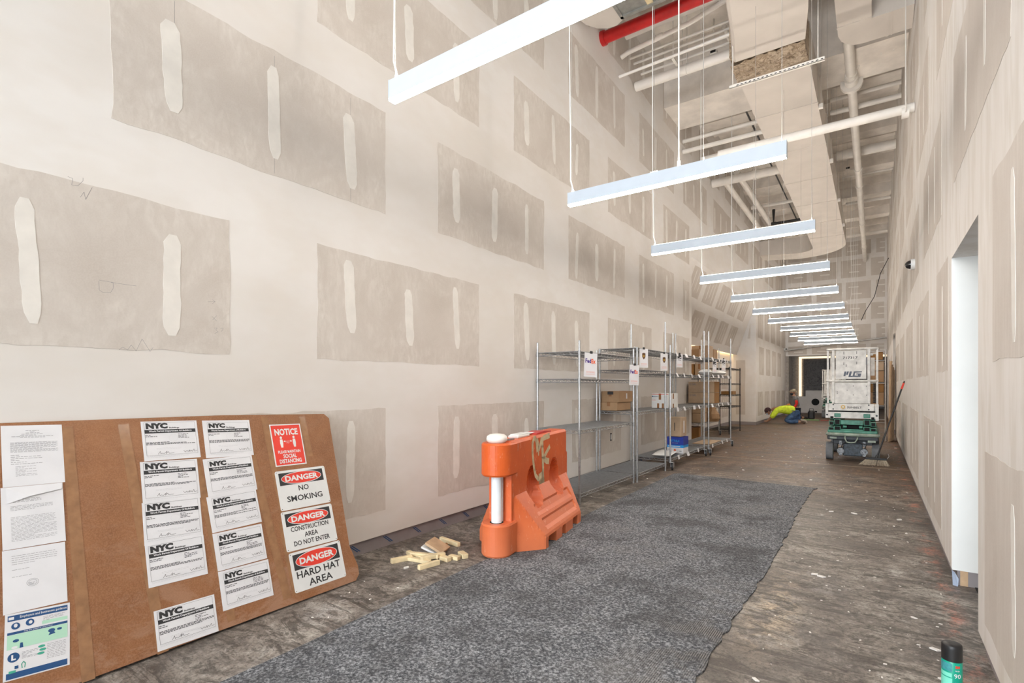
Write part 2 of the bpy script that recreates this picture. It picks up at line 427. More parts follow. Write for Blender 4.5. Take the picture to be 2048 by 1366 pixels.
def text_mb(mb, txt, w=None, h=None, size=None, bold=0.0, loc=(0, 0, 0), depth=0.0006, align='C', shear=0.0):
    """adds lettering to mb in its local XY plane; w/h are the final width and cap height"""
    key = (txt, bold, shear)
    if key not in _tc:
        c = bpy.data.curves.new('lettering', 'FONT'); c.body = txt; c.size = 1; c.offset = bold; c.resolution_u = 2; c.shear = shear
        o = bpy.data.objects.new('lettering', c); COL.objects.link(o)
        bpy.context.view_layer.update()
        me = bpy.data.meshes.new_from_object(o.evaluated_get(bpy.context.evaluated_depsgraph_get()))
        vs = [tuple(v.co) for v in me.vertices]; fs = [tuple(p.vertices) for p in me.polygons]
        bpy.data.objects.remove(o); bpy.data.curves.remove(c); bpy.data.meshes.remove(me)
        _tc[key] = (vs, fs)
    vs, fs = _tc[key]
    if not vs: return mb
    x0 = min(v[0] for v in vs); x1 = max(v[0] for v in vs); y0 = min(v[1] for v in vs); y1 = max(v[1] for v in vs)
    sx = (w / (x1 - x0)) if w else None; sy = (h / (y1 - y0)) if h else None
    if sx is None: sx = sy
    if sy is None: sy = sx
    ox = {'C': -(x0 + x1) / 2, 'L': -x0, 'R': -x1}[align]; oy = -(y0 + y1) / 2
    mb.add([((v[0] + ox) * sx + loc[0], (v[1] + oy) * sy + loc[1], loc[2] + depth) for v in vs], fs)
    return mb
def poly_in(mb, pts, z=0.0006):
    mb.add([(x, y, z) for x, y in pts], [tuple(range(len(pts)))]); return mb
def rect(mb, x0, y0, x1, y1, z=0.0006): return poly_in(mb, [(x0, y0), (x1, y0), (x1, y1), (x0, y1)], z)
def disc(mb, cx, cy, rx, ry, z=0.0006, n=28): return poly_in(mb, [(cx + rx * math.cos(2 * math.pi * i / n), cy + ry * math.sin(2 * math.pi * i / n)) for i in range(n)], z)
def stroke(mb, pts, w, z=0.0006):
    for i in range(len(pts) - 1):
        a = Vector(pts[i]); b = Vector(pts[i + 1]); d = b - a
        if d.length < 1e-6: continue
        n = Vector((-d.y, d.x)).normalized() * (w / 2); e = d.normalized() * w * .3
        poly_in(mb, [tuple(a - n - e), tuple(b - n + e), tuple(b + n + e), tuple(a + n - e)], z)
    return mb

LX, RXW = -3.351, 0.43
Y0, Y1 = -9.0, 26.76
CZ = 7.9
BZ = 0.11     # where the wall boards stop above the floor

# ------------------------------------------------------------------ shell of the hall
floor = struct(MB().box(-8, 3, -10, 40, -0.2, 0).build('floor', 'floor'), 'stained and scraped concrete floor running the length of the hall')
def ragged(a0, a1, b0, b1, rnd, amp=0.012, step=0.07):
    pts = []
    for (p, q) in (((a0, b0), (a1, b0)), ((a1, b0), (a1, b1)), ((a1, b1), (a0, b1)), ((a0, b1), (a0, b0))):
        L = math.dist(p, q); n = max(2, int(L / step))
        nx, ny = -(q[1] - p[1]) / L, (q[0] - p[0]) / L
        for i in range(n):
            t = i / n; off = (noise.noise(Vector((p[0] + t * L * 1.3 * (q[0] != p[0]) * 3, p[1] + t * L * 4 + rnd, rnd * 1.7))) * amp * 1.0
                             + ((rnd * 7919 * (i + 3) * (i + 1)) % 1 - .5) * amp * .45) * (0 if i == 0 else 1)
            pts.append((p[0] + (q[0] - p[0]) * t + nx * off, p[1] + (q[1] - p[1]) * t + ny * off))
    return pts
def drywall(parent, fmap, a0, a1, b0, b1, studs, seed, mat='board', far=False, streak_w=0.045):
    rnd = random.Random(seed); r = rnd.random()
    step = 0.28 if far else 0.075
    pts = ragged(a0, a1, b0, b1, r + seed * .37, 0.016 if not far else .02, step)
    me = bpy.data.meshes.new('drywall_panel')
    t = 0.0015; inv = wm(parent).inverted()
    n = len(pts); vs = [inv @ Vector(fmap(a, b, t)) for a, b in pts] + [inv @ Vector(fmap(a, b, -0.002)) for a, b in pts]
    fs = [tuple(range(n))] + [(i, i + n, (i + 1) % n + n, (i + 1) % n) for i in range(n)]
    me.from_pydata([tuple(v) for v in vs], [], fs); me.materials.append(M[mat])
    uv = me.uv_layers.new(name='UVMap'); allp = pts + pts
    for lp in me.loops:
        a, b = allp[lp.vertex_index]; uv.data[lp.index].uv = ((a - a0) / (a1 - a0), (b - b0) / (b1 - b0))
    o = bpy.data.objects.new('drywall_panel', me); COL.objects.link(o); o.parent = parent
    for s in studs:
        if not (a0 + .06 < s < a1 - .06): continue
        h = (b1 - b0); lo = b0 + h * rnd.uniform(.04, .26); hi = b1 - h * rnd.uniform(.06, .26); w = streak_w * rnd.uniform(.75, 1.15)
        mb = MB(); L = []; Rr = []; m = 12
        lean = rnd.uniform(-.02, .02)
        for i in range(m + 1):
            q = i / m; ww = w * min(1.0, (0.42 + 5.5 * q) , (0.45 + 6.5 * (1 - q))) * (1 + rnd.uniform(-.07, .07))
            cz = lo + (hi - lo) * q; cx = s + lean * (q - .5) * 2 + rnd.uniform(-.003, .003)
            L.append((cx - ww, cz)); Rr.append((cx + ww, cz))
        ring = L + Rr[::-1]
        mb.add([fmap(a, b, .0028) for a, b in ring] + [fmap(a, b, .001) for a, b in ring], [tuple(range(len(ring)))[::-1]] + [(i, (i + 1) % len(ring), (i + 1) % len(ring) + len(ring), i + len(ring)) for i in range(len(ring))])
        mb.build('compound_streak', 'streak', o)
    return o

# left wall: plain part, part above the alcove, part beyond it
WT = 0.25
wall_left = MB()
wall_left.box(LX - WT, LX, Y0, 11.77, BZ, CZ).box(LX - WT, LX, 11.77, 19.46, 4.24, CZ).box(LX - WT, LX, 19.46, Y1, BZ, CZ)
wall_left = struct(wall_left.build('wall_left', 'compound'), 'tall taped plasterboard wall along the left side')
fl = lambda a, b, t: (LX + t, a, b)
studs = [1.33 + .625 * n for n in range(-4, 42)]
PIT = 1.237; seed = 0
for k in range(-0, 6):
    z0 = (0.315 if k == 0 else 1.55 + PIT * (k - 1)); z1 = (1.165 if k == 0 else z0 + .85)
    base = 2.285 if k % 2 else 1.035
    for n in range(-1, 10):
        a0 = base + 2.53 * n; a1 = a0 + 1.9
        if k == 0 and n > 1: a0 += .1; a1 -= .15
        if z0 < 4.3:
            if a1 > 11.6 and a0 < 11.6: a1 = 11.6
            if a0 > 11.6: continue
        if a0 > Y1 - .4: continue
        a1 = min(a1, Y1 - .25)
        if a1 - a0 < .25: continue
        if a1 < .4: continue
        seed += 1
        drywall(wall_left, fl, a0, a1, z0, z1, studs, seed, 'board' if a0 < 12 else 'board_far', far=a0 > 9)
# vertical sheets on the wall beyond the alcove
for r_, (z0, z1) in enumerate(((0.30, 1.15), (1.75, 2.75), (3.05, 4.1))):
    for n in range(5):
        a0 = 19.8 + 1.42 * n + (0.25 if r_ % 2 else 0); a1 = a0 + .95
        if a1 > Y1 - .2: continue
        seed += 1; drywall(wall_left, fl, a0, a1, z0, z1, [a0 + .25, a0 + .5, a0 + .72], seed, 'board_far', far=True, streak_w=.03)
# stripe of base board below the left wall
bl = MB().box(LX - WT, LX - .02, Y0, 11.77, 0, BZ).box(LX - WT, LX - .02, 19.46, Y1, 0, BZ)
base_left = struct(bl.build('baseboard_left', 'basegrey'), 'grey board strip showing below the left wall')
mb = MB()
for i in range(26):
    y = 1.9 + i * .34
    for j in range(2):
        mb.add([(LX - .018, y + j * .022, .09), (LX - .018, y + .012 + j * .022, .09), (LX - .018, y + .092 + j * .022, .028), (LX - .018, y + .08 + j * .022, .028)], [(0, 1, 2, 3)])
mb.build('printed_marks', 'navy_print', base_left)

# faint pencil marks left by the board hangers
mb = MB()
for pts in [[(1.525, 1.868), (1.569, 1.874)], [(1.551, 1.884), (1.569, 1.874), (1.551, 1.857)], [(1.551, 1.779), (1.578, 1.754)], [(1.578, 1.788), (1.554, 1.758)], [(1.563, 1.709), (1.581, 1.711), (1.572, 1.698), (1.587, 1.687), (1.566, 1.676)], [(1.599, 1.71), (1.617, 1.714), (1.614, 1.702), (1.605, 1.691)], [(0.981, 1.904), (0.983, 1.857), (1.0, 1.846), (1.033, 1.851), (1.044, 1.874), (1.044, 1.906), (0.981, 1.909)], [(1.035, 1.905), (1.15, 1.904)], [(1.071, 1.545), (1.087, 1.562), (1.11, 1.547), (1.126, 1.576), (1.15, 1.544), (1.178, 1.613), (1.217, 1.545), (1.232, 1.568)], [(0.853, 2.412), (0.873, 2.409), (0.869, 2.374), (0.893, 2.377), (0.915, 2.41), (0.915, 2.426)], [(0.903, 2.321), (0.919, 2.354), (0.926, 2.317), (0.953, 2.388)]]:
    for i in range(len(pts) - 1):
        a = Vector(pts[i]); b_ = Vector(pts[i + 1]); d_ = b_ - a
        if d_.length < 1e-5: continue
        n_ = Vector((-d_.y, d_.x)).normalized() * .0007
        mb.add([fl(*(a - n_), .0019), fl(*(b_ - n_), .0019), fl(*(b_ + n_), .0019), fl(*(a + n_), .0019)], [(0, 1, 2, 3)])
for y_, za, zb in ((1.34, 3.42, 3.60), (1.955, 3.20, 3.60), (1.955, 2.80, 2.95), (2.58, 3.30, 3.60), (2.58, 2.80, 2.92)):
    mb.add([fl(y_, za, .0019), fl(y_ + .002, za, .0019), fl(y_ + .002, zb, .0019), fl(y_, zb, .0019)], [(0, 1, 2, 3)])
mb.build('pencil_marks', 'inkgrey', wall_left, kind='stuff')

# alcove in the left wall
AX = -4.15
al = MB(); al.box(AX - .2, AX, 11.5, 19.46, BZ, 4.4)
wall_alcove = struct(al.build('wall_alcove', 'compound'), 'back wall of the alcove behind the racks, lit by the cove')
fa = lambda a, b, t: (AX + t, a, b)
for n in range(5):
    seed += 1; drywall(wall_alcove, fa, 12.2 + 1.45 * n, 13.1 + 1.45 * n, 1.25, 2.1, [12.5 + 1.45 * n, 12.8 + 1.45 * n], seed, 'board_far', far=True)
    seed += 1; drywall(wall_alcove, fa, 12.2 + 1.45 * n, 13.1 + 1.45 * n, .3, 1.05, [12.5 + 1.45 * n, 12.8 + 1.45 * n], seed, 'board_far', far=True)
struct(MB().box(AX, AX + .03, 11.77, 19.46, 0, BZ).build('baseboard_alcove', 'basegrey'), 'grey base strip of the alcove back wall')
struct(MB().box(AX - .2, LX - .03, 11.5, 11.74, BZ, 4.2).build('wall_alcove_near', 'compound'), 'near side wall of the alcove')
pil = MB().box(AX, LX - WT, 19.46, 19.9, BZ, 4.5)
wall_pillar = struct(pil.build('wall_pillar', 'compound'), 'pale wall face closing the far end of the alcove')
fp = lambda a, b, t: (a, 19.46 - t, b)
seed += 1; drywall(wall_pillar, fp, -4.0, -3.70, .35, 2.25, [], seed, 'board_far', far=True)
seed += 1
mbp = MB(); mbp.add([(-3.62, 19.457, 3.0), (-3.53, 19.457, 3.0), (-3.53, 19.457, 3.55)], [(0, 1, 2)]); mbp.build('drywall_panel', 'board_far', wall_pillar)
struct(MB().box(AX, LX, 19.43, 19.459, 0, BZ).build('baseboard_pillar', 'basegrey'), 'grey base strip under the pillar wall')
# sloping soffit above the alcove
SB = (-3.98, 2.44); ST = (LX, 4.24)
sl = MB().prism([(ST[0], ST[1]), (ST[0] - .12, ST[1] + .06), (SB[0] - .12, SB[1] + .05), (SB[0], SB[1])], 11.6, 19.46, 'y')
soffit = struct(sl.build('wall_alcove_soffit', 'compound'), 'sloping plasterboard soffit over the alcove')
sn = Vector((ST[1] - SB[1], 0, -(ST[0] - SB[0]))).normalized(); sd = Vector((ST[0] - SB[0], 0, ST[1] - SB[1])); SL = sd.length; sd.normalize()
def fs_(a, b, t):
    p = Vector((SB[0], a, SB[1])) + sd * b + sn * t; return tuple(p)
for r_, (b0, b1) in enumerate(((.22, .88), (1.12, 1.80))):
    for n in range(6):
        a0 = 11.9 + 1.36 * n + (0.3 if r_ else 0); a1 = a0 + .98
        if a1 > 19.3: continue
        seed += 1; drywall(soffit, fs_, a0, a1, b0, b1, [a0 + .25, a0 + .5, a0 + .75], seed, 'board_far', far=True, streak_w=.022)
cove = MB().box(AX + .02, AX + .06, 11.9, 19.4, 2.66, 2.70).build('cove_light', 'cove')
tag(cove, 'warm light strip hidden in the cove above the alcove racks', 'light strip')

# right wall with two openings
DY0, DY1, DH = 3.50, 4.608, 2.22
wr = MB()
RT = 0.14
wr.box(RXW, RXW + RT, Y0, DY0, BZ, CZ).box(RXW, RXW + RT, DY0, DY1, DH, CZ).box(RXW, RXW + RT, DY1, 16.1, BZ, CZ).box(RXW, RXW + RT, 16.1, 18.2, 2.77, CZ).box(RXW, RXW + RT, 18.2, Y1, BZ, CZ)
wall_right = struct(wr.build('wall_right', 'compound_v'), 'tall taped plasterboard wall along the right side')
fr = lambda a, b, t: (RXW - t, a, b)
for k in range(0, 6):
    z0 = .22 + PIT * k; z1 = z0 + .82
    base = .2 if k % 2 == 0 else 1.35
    for n in range(0, 11):
        a0 = base + 2.53 * n; a1 = a0 + 1.75
        if k < 2:
            if n == 1 and k == 0: a1 = 3.30; a0 = 2.0
            if a1 > 3.3 and a0 < 3.4: a1 = 3.3
            if 3.4 <= a0 < 4.75: a0 = 4.80
            if a0 < 18.3 and a1 > 16: continue
        if a1 - a0 < .35 or a1 < 2.2 or a0 > Y1 - .5: continue
        a1 = min(a1, Y1 - .3); seed += 1
        drywall(wall_right, fr, a0, a1, z0, z1, [s + .1 for s in studs], seed, 'board_r', far=a0 > 8, streak_w=.035)
struct(MB().box(RXW + .03, RXW + RT, Y0, DY0, 0, BZ).box(RXW + .03, RXW + RT, DY1, 16.1, 0, BZ).box(RXW + .03, RXW + RT, 18.2, Y1, 0, BZ).build('baseboard_right', 'basegrey'), 'grey strip below the right wall board')
# painted passage behind the near opening
d1 = MB().box(RXW + RT, 1.9, DY0 - .12, DY0, .1, DH + .12).box(RXW + RT, 1.9, DY0, DY1, DH, DH + .12).box(1.9, 2.0, DY0 - .12, DY1 + .12, 0, DH + .1)
struct(d1.build('door_1', 'cream_jamb'), 'white painted opening in the right wall')
d1b = MB().box(RXW + .002, 1.9, DY1 - .006, DY1 + .12, .10, DH)
struct(d1b.build('door_1_jamb', 'cream_jamb'), 'white painted far jamb of the near opening')
mb = MB().box(RXW + .045, RXW + .085, DY1 - .005, DY1 + .03, 0, .10)
struct(mb.build('trim_1', 'ply'), 'raw timber stud foot exposed under the jamb')
mb = MB().box(RXW + .10, 1.9, DY1 + .01, DY1 + .06, 0, .10).box(RXW + .12, RXW + .3, DY0 + .1, DY1, 0.0, .004)  # near-black block and floor sheet stand in for shade in the gap
struct(mb.build('jamb_gap_shade', 'dark'), 'dark gap under the painted jamb, its shade put in as near-black pieces')
mb = MB(); mb.add([(RXW + .005, DY1 - .02, .0), (RXW + .03, DY1 - .035, .0), (RXW + .035, DY1 - .03, .05), (RXW + .015, DY1 - .025, .09), (RXW, DY1 - .012, .10)], [(0, 1, 2, 3, 4)])
tag(mb.build('plastic_scrap', flat('blue_scrap', (0.33, 0.40, 0.52), .4)), 'crumpled pale blue plastic scrap at the foot of the white jamb', 'scrap')
struct(MB().box(RXW + RT, 1.4, 16.0, 16.1, 0, 2.8).box(RXW + RT, 1.4, 18.2, 18.3, 0, 2.8).box(RXW + RT, 1.4, 16.1, 18.2, 2.77, 2.85).box(1.4, 1.5, 16, 18.3, 0, 2.8).build('door_2', 'compound'), 'tall opening in the right wall beyond the lift')

# ceiling slab with crossing concrete beams
ceil = struct(MB().box(-5, 1, -10, 40, CZ, CZ + .25).build('ceiling', 'ceil'), 'painted concrete ceiling slab')
ti = 3
for y in [-7.6, -5.1, -2.6, -.1, 2.4, 5.0, 7.45, 12.35, 14.85, 17.3, 19.8, 22.3, 24.8]:
    MB().box(LX, RXW, y, y + .42, CZ - .50, CZ).box(LX, RXW, y - .12, y + .54, CZ - .22, CZ).build('beam', 'ceil', ceil)
    MB().box(LX, RXW, y + 1.25, y + 1.43, CZ - .2, CZ).build('rib', 'ceil', ceil)
MB().box(LX, RXW, 9.92, 10.95, 6.74, CZ).build('deep_beam', 'ceil', ceil)
# far bulkhead
fb = MB().box(LX - .4, RXW + .3, Y1, Y1 + .25, 2.72, CZ)
wall_far = struct(fb.build('wall_bulkhead', 'compound'), 'taped plasterboard bulkhead above the far opening')
ff = lambda a, b, t: (a, Y1 - t, b)
for r_, (z0, z1) in enumerate(((2.78, 3.15), (3.35, 4.0), (4.2, 4.9), (5.1, 5.85), (6.05, 6.8), (7.0, 7.6))):
    for n, (a0, a1) in enumerate((( -3.25, -2.5), (-2.3, -1.35), (-1.2, -.3), (-.12, .33))):
        seed += 1; dx = .18 * (r_ % 2)
        drywall(wall_far, ff, a0 + dx * (n > 0), min(.36, a1 + dx), z0, z1, [], seed, 'board_far', far=True)
        mb = MB(); zz = (z0 + z1) / 2; rr = random.Random(seed)
        for q in range(2):
            x_ = a0 + .2 + rr.random() * .2; z_ = z0 + (z1 - z0) * (.3 + .4 * q)
            mb.add([ff(x_, z_ - .02, .005), ff(x_ + .35, z_ - .03, .005), ff(x_ + .37, z_ + .02, .005), ff(x_, z_ + .025, .005)], [(0, 1, 2, 3)])
        mb.build('compound_streak', 'streak', wall_far)
# room beyond
wb_ = MB().box(-8, 3, 37.6, 37.8, 0, CZ).box(-5.6, -5.4, Y1, 38, 0, CZ).box(1.5, 1.7, Y1, 38, 0, CZ)
struct(wb_.build('wall_far_room', 'stonegrey'), 'grey stone wall of the room beyond the bulkhead')
struct(MB().box(LX - .6, LX + .12, Y1, Y1 + 1.2, 0, 2.72).build('wall_far_jamb', 'stonegrey'), 'grey jamb at the left of the far opening')
st = MB()
for i in range(4):
    st.box(-3.70 + i * 1.2, -2.52 + i * 1.2, 37.45, 37.6, 0.02, 1.35).box(-3.70 + i * 1.2, -2.52 + i * 1.2, 37.45, 37.6, 1.38, 3.05)
st_root = thing('stone_panel_wall', 'dark veined stone feature panel framed by a warm light strip', 'stone panel', (-2, 37.45, 0))
st.build('stone_slab', 'stone', st_root)
MB().box(-3.94, -3.79, 37.40, 37.46, 0.05, 3.20).box(-3.79, 1.2, 37.40, 37.46, 3.09, 3.20).build('light_strip', 'led_far', st_root)
# back end of the hall, street front behind the camera (open glazing)
struct(MB().box(LX - .3, LX, Y0 - .4, Y0, 0, CZ).box(RXW, RXW + .5, Y0 - .4, Y0, 0, CZ).box(LX, RXW, Y0 - .3, Y0 - .1, 7.5, CZ).build('wall_front', 'compound'), 'street front frame behind the viewer')

# ------------------------------------------------------------------ carpet runner
left_edge = [(-2.44, -1.0), (-2.425, 1.55), (-2.445, 2.2), (-2.46, 3.1), (-2.455, 3.8), (-2.465, 4.8), (-2.50, 6.6), (-2.52, 7.9), (-2.44, 7.98)]
right_edge = [(-.61, 7.86)]
rr = random.Random(3); y = 7.7
while y > -1.0:
    right_edge.append((-.655 + .012 * math.sin(y * 1.7) + rr.uniform(-.012, .012), y)); y -= .07
top_edge = [(-2.44 + (1.83 * i / 14), 7.98 - .12 * i / 14 + rr.uniform(-.012, .012)) for i in range(1, 14)]
ring = left_edge + top_edge + right_edge
ring = ring[::-1]
cp = MB().prism(ring, 0.0005, 0.009)
tag(cp.build('carpet_runner', 'carpet'), 'long worn charcoal carpet runner with a torn right edge on the concrete', 'carpet')

# ------------------------------------------------------------------ pendant linear lamps
LY = [2.14, 4.35, 6.60, 8.90, 11.17, 13.45, 15.65, 17.90, 20.15, 22.40, 24.50]
LXA, LXB, LZ = -2.385, -0.54, 3.06
ordinal = ['nearest', 'second nearest', 'third nearest', 'fourth nearest', 'fifth nearest', 'sixth nearest', 'seventh nearest', 'eighth nearest', 'ninth nearest', 'tenth nearest', 'farthest']
def make_lamp(i, y):
    t = thing('linear_lamp', 'white linear pendant lamp, %s of the eleven hung in a row' % ordinal[i], 'lamp', ((LXA + LXB) / 2, y, LZ), 0, 'row of linear pendant lamps')
    h = MB(); h.box(LXA, LXB, y - .024, y + .024, LZ + .015, LZ + .125)
    h.box(LXA - .004, LXA, y - .026, y + .026, LZ, LZ + .127).box(LXB, LXB + .004, y - .026, y + .026, LZ, LZ + .127)
    h.build('housing', 'lampwhite', t)
    MB().box(LXA + .001, LXB - .001, y - .022, y + .022, LZ, LZ + .0148).build('diffuser', 'diffuser', t)
    MB().box(LXA + .02, LXB - .02, y - .018, y + .018, LZ + .125, LZ + .127).build('ceiling_fill_strip', 'fill_glow', t)  # glowing strip added on top to brighten the ceiling
    top = CZ - .02; z0 = LZ + .125
    for x in (LXA + .03, LXA + .62 * (LXB - LXA) + .1, LXB - .03):
        tp = (5.99 if 19.9 < y < 21.2 else top) if (x < -2 or y > 21.5) else ((5.80 if y < 7.7 else 5.895) if x < -.8 or y < 7.7 else top)
        c = MB(); c.cyl((x, y, z0), (x, y, tp), .0022, 5); c.cyl((x, y, z0), (x, y, z0 + .03), .006, 6); c.build('cable', 'cable', t)
    c = MB()
    xs = LXA + .05 if i < 7 else LXB - .05
    if i < 7: pts = [(xs, y, z0), (xs - .02, y, z0 + .07), (xs - .035, y, z0 + .12), (xs - .04, y + .01, z0 + .5), (xs - .045, y, z0 + 1.4), (xs - .04, y, top)]
    else: pts = [(xs, y, z0), (xs + .03, y, z0 + .15), (xs + .02, y + .02, z0 + .6), (xs + .06, y, z0 + 1.1), (xs + .03, y, z0 + 2.2), (xs + .05, y, top)]
    c.tube(pts, .0055, 6); c.build('power_cord', 'cord', t)
    x = (LXA + LXB) / 2
    if i in (1,):
        c = MB(); 
        for k in range(4): c.cyl((x - .12 + k * .018, y, z0), (x - .12 + k * .018, y, z0 + .016), .005, 6)
        c.build('terminal', 'cord', t)
        c = MB().cyl((x + .12, y, z0), (x + .12, y, z0 + .05), .013, 8).cyl((x + .12, y, z0 + .05), (x + .12, y, 5.83), .006, 6); c.build('cord_grip', 'cord', t)
for i, y in enumerate(LY): make_lamp(i, y)

# ------------------------------------------------------------------ ceiling services
def pipe(label, pts, r, mat='pipe', name='ceiling_pipe', coll=(), n=12, hang=(), cat='pipe', group='overhead pipes'):
    t = thing(name, label, cat, pts[0], 0, group)
    MB().tube(pts, r, n).build('tube', mat, t)
    for c in coll:          # (point, axis) couplings
        p = Vector(c[0]); a = Vector(c[1]).normalized() * c[2]
        MB().cyl(p - a, p + a, r * 1.22, n).build('coupling', mat, t)
    for hx in hang:
        hh = Vector(hx)
        m = MB(); m.cyl((hh.x, hh.y, hh.z + r * .8), (hh.x, hh.y, CZ - .02), .008, 6); m.tube([(hh.x, hh.y + r * 1.15 * math.sin(q * .785), hh.z + r * 1.15 * math.cos(q * .785)) for q in range(9)], .006, 5)
        m.build('hanger', 'pipe', t)
    return t
pipe('bright red sprinkler main crossing overhead', [(LX + .01, 7.13, 6.56), (-1.62, 7.13, 6.56)], .085, 'red', coll=[((LX + .03, 7.13, 6.56), (1, 0, 0), .03)])
pipe('thick cream pipe running just beyond the red main', [(LX + .12, 7.75, 6.92), (-1.75, 7.75, 6.94)], .075)
pipe('thin cream pipe below and beyond the red main, with bent end', [(LX + .02, 7.8, 6.62), (LX + .14, 7.8, 6.66), (LX + 1.1, 7.8, 6.74), (-1.6, 7.8, 6.9)], .036, coll=[((-2.7, 7.8, 6.71), (1, 0, .05), .05)])
for i in range(5):
    pipe('thin conduit, %s of five bundled under the slab' % ['first', 'second', 'third', 'fourth', 'fifth'][i], [(LX + .03 + .03 * i, 8.15 + .085 * i, 6.78 - .055 * i), (-1.55, 8.15 + .085 * i, 6.78 - .055 * i)], .019, group='bundled thin conduits', n=8, name='conduit', cat='conduit')
st_ = thing('strut_trapeze', 'short perforated trapeze holding the bundled conduits', 'bracket', (-2.6, 8.3, 6.5))
MB().box(-2.61, -2.57, 8.08, 8.6, 6.48, 6.51).cyl((-2.59, 8.1, 6.5), (-2.59, 8.1, CZ), .007, 6).cyl((-2.59, 8.58, 6.5), (-2.59, 8.58, CZ), .007, 6).build('strut', 'pipe', st_)
pipe('slender white pipe below the conduit bundle', [(LX + .01, 7.75, 6.29), (-1.55, 7.8, 6.36)], .022, n=8)
pipe('thick cream pipe with a hanger beneath the conduit bundle', [(LX + .05, 8.35, 6.40), (-1.5, 8.35, 6.40)], .075, hang=[(-2.45, 8.35, 6.40)])
pipe('long white pipe crossing low beneath the duct', [(-2.0, 8.49, 4.97), (RXW - .005, 8.49, 4.97)], .062, coll=[((RXW - .10, 8.49, 4.93), (1, 0, 0), .04)], hang=[(RXW - .1, 8.40, 4.97)])
pipe('cream pipe on the left, upper of a pair past the deep beam', [(LX + .01, 11.1, 6.55), (-1.6, 11.1, 6.55)], .04)
pipe('cream pipe on the left, lower of a pair past the deep beam', [(LX + .01, 11.1, 6.33), (-1.6, 11.1, 6.33)], .045)
pipe('cream pipe half hidden behind the pair past the deep beam', [(LX + .25, 11.6, 6.28), (-1.6, 11.6, 6.28)], .06)
pipe('cream pipe lowest of the group past the deep beam', [(LX + .35, 11.7, 6.10), (-1.6, 11.7, 6.10)], .05)
pipe('fat cream pipe with a clamp left of the duct', [(LX + .02, 13.5, 6.42), (-1.5, 13.5, 6.42)], .10, coll=[((-2.35, 13.5, 6.42), (1, 0, 0), .035)])
pipe('cream pipe running lengthwise near the left wall', [(-3.08, 13.6, 6.5), (-3.08, 19.0, 6.5)], .075)
pipe('cream pipe running lengthwise beside the one at the left wall', [(-2.78, 13.6, 6.62), (-2.78, 19.0, 6.62)], .075)
pipe('black iron pipe left of the duct with a tee end', [(-2.62, 18.2, 6.95), (-2.62, 18.2, 6.5), (-1.6, 18.2, 6.5)], .045, 'blackpipe', coll=[((-2.62, 18.2, 6.5), (1, 0, 0), .07)])
pipe('dark thin rail running lengthwise left of the duct', [(-2.2, 10.9, 7.1), (-2.2, 21, 7.1)], .02, 'blackpipe', n=6)
pipe('pale thin pipe running lengthwise beside the duct', [(-1.9, 8.4, 6.9), (-1.9, 21, 6.9)], .035, n=8)
pipe('cream pipe crossing near the black iron pipe', [(LX + .2, 17.5, 6.9), (-1.6, 17.5, 6.9)], .05, n=8)
# right of the duct
pipe('long drain pipe running lengthwise on the right', [(-.33, 8.98, 6.69), (-.33, 26.7, 6.69)], .075, coll=[((-.33, y_, 6.69), (0, 1, 0), .05) for y_ in (10.6, 12.6, 15.3, 16.6, 20.5, 24)])
fl_ = thing('pipe_flange', 'round flange collar on the long drain pipe', 'flange', (-.33, 10.9, 6.69))
MB().cyl((-.33, 10.86, 6.69), (-.33, 10.94, 6.69), .17, 20).build('disc', 'pipe', fl_)
MB().cyl((-.33, 10.70, 6.69), (-.33, 10.86, 6.69), .105, 16).build('sleeve', 'pipe', fl_)
pv = pipe('cream branch pipe with a valve curving into the drain', [(-.31, 10.75, 6.72), (-.26, 10.55, 6.76), (-.16, 10.38, 6.80), (-.03, 10.3, 6.82), (RXW - .02, 10.3, 6.82)], .042)
MB().cyl((.08, 10.3, 6.82), (.26, 10.3, 6.82), .07, 10).cyl((.08, 10.3, 6.82), (.10, 10.3, 6.82), .09, 10).cyl((.24, 10.3, 6.82), (.26, 10.3, 6.82), .09, 10).cyl((.17, 10.3, 6.8), (.17, 10.22, 6.86), .05, 10).build('valve', 'pipe', pv)
pipe('cream pipe on the right, higher of a pair', [(-.72, 12.05, 7.02), (RXW - .02, 12.05, 7.02)], .042)
pipe('cream pipe on the right, lower of a pair', [(-.72, 12.05, 6.77), (RXW - .02, 12.05, 6.77)], .048)
pipe('cream pipe just behind the right-hand pair', [(-.72, 12.5, 6.70), (RXW - .02, 12.5, 6.70)], .06)
pipe('fat cream pipe on the right past the pair', [(-.76, 15.0, 7.0), (RXW - .02, 15.0, 7.0)], .11)
pipe('thin sprinkler branch on the right with drops, near', [(-.76, 17.5, 7.28), (RXW - .02, 17.5, 7.28)], .03, n=8)
pipe('thin sprinkler branch on the right with drops, far', [(-.76, 19.8, 7.2), (RXW - .02, 19.8, 7.2)], .05, n=8)
pipe('last thin pipe crossing before the bulkhead', [(-.76, 24.4, 7.3), (RXW - .02, 24.4, 7.3)], .06, n=8)
pipe('thin steel pipe spanning low in front of the bulkhead', [(LX + .02, 26.2, 2.95), (RXW - .02, 26.2, 3.35)], .035, 'cable', n=8)
def jbox(x, y, z, label):
    t = thing('junction_box', label, 'electrical box', (x, y, z), 0, 'ceiling electrical boxes')
    MB().cbox(x - .06, x + .06, y - .05, y + .05, z - .04, z + .04, .01).build('box', 'pipe', t)
    MB().box(x - .045, x + .045, y - .053, y - .05, z - .025, z + .025).build('opening', 'dark', t)
    MB().cyl((x, y, z + .04), (x, y, CZ), .012, 6).build('stem', 'pipe', t)
jbox(-2.35, 9.62, 7.3, 'small box with cable hanging left of the duct'); jbox(-.62, 10.4, 7.3, 'small open box right of the duct, nearest')
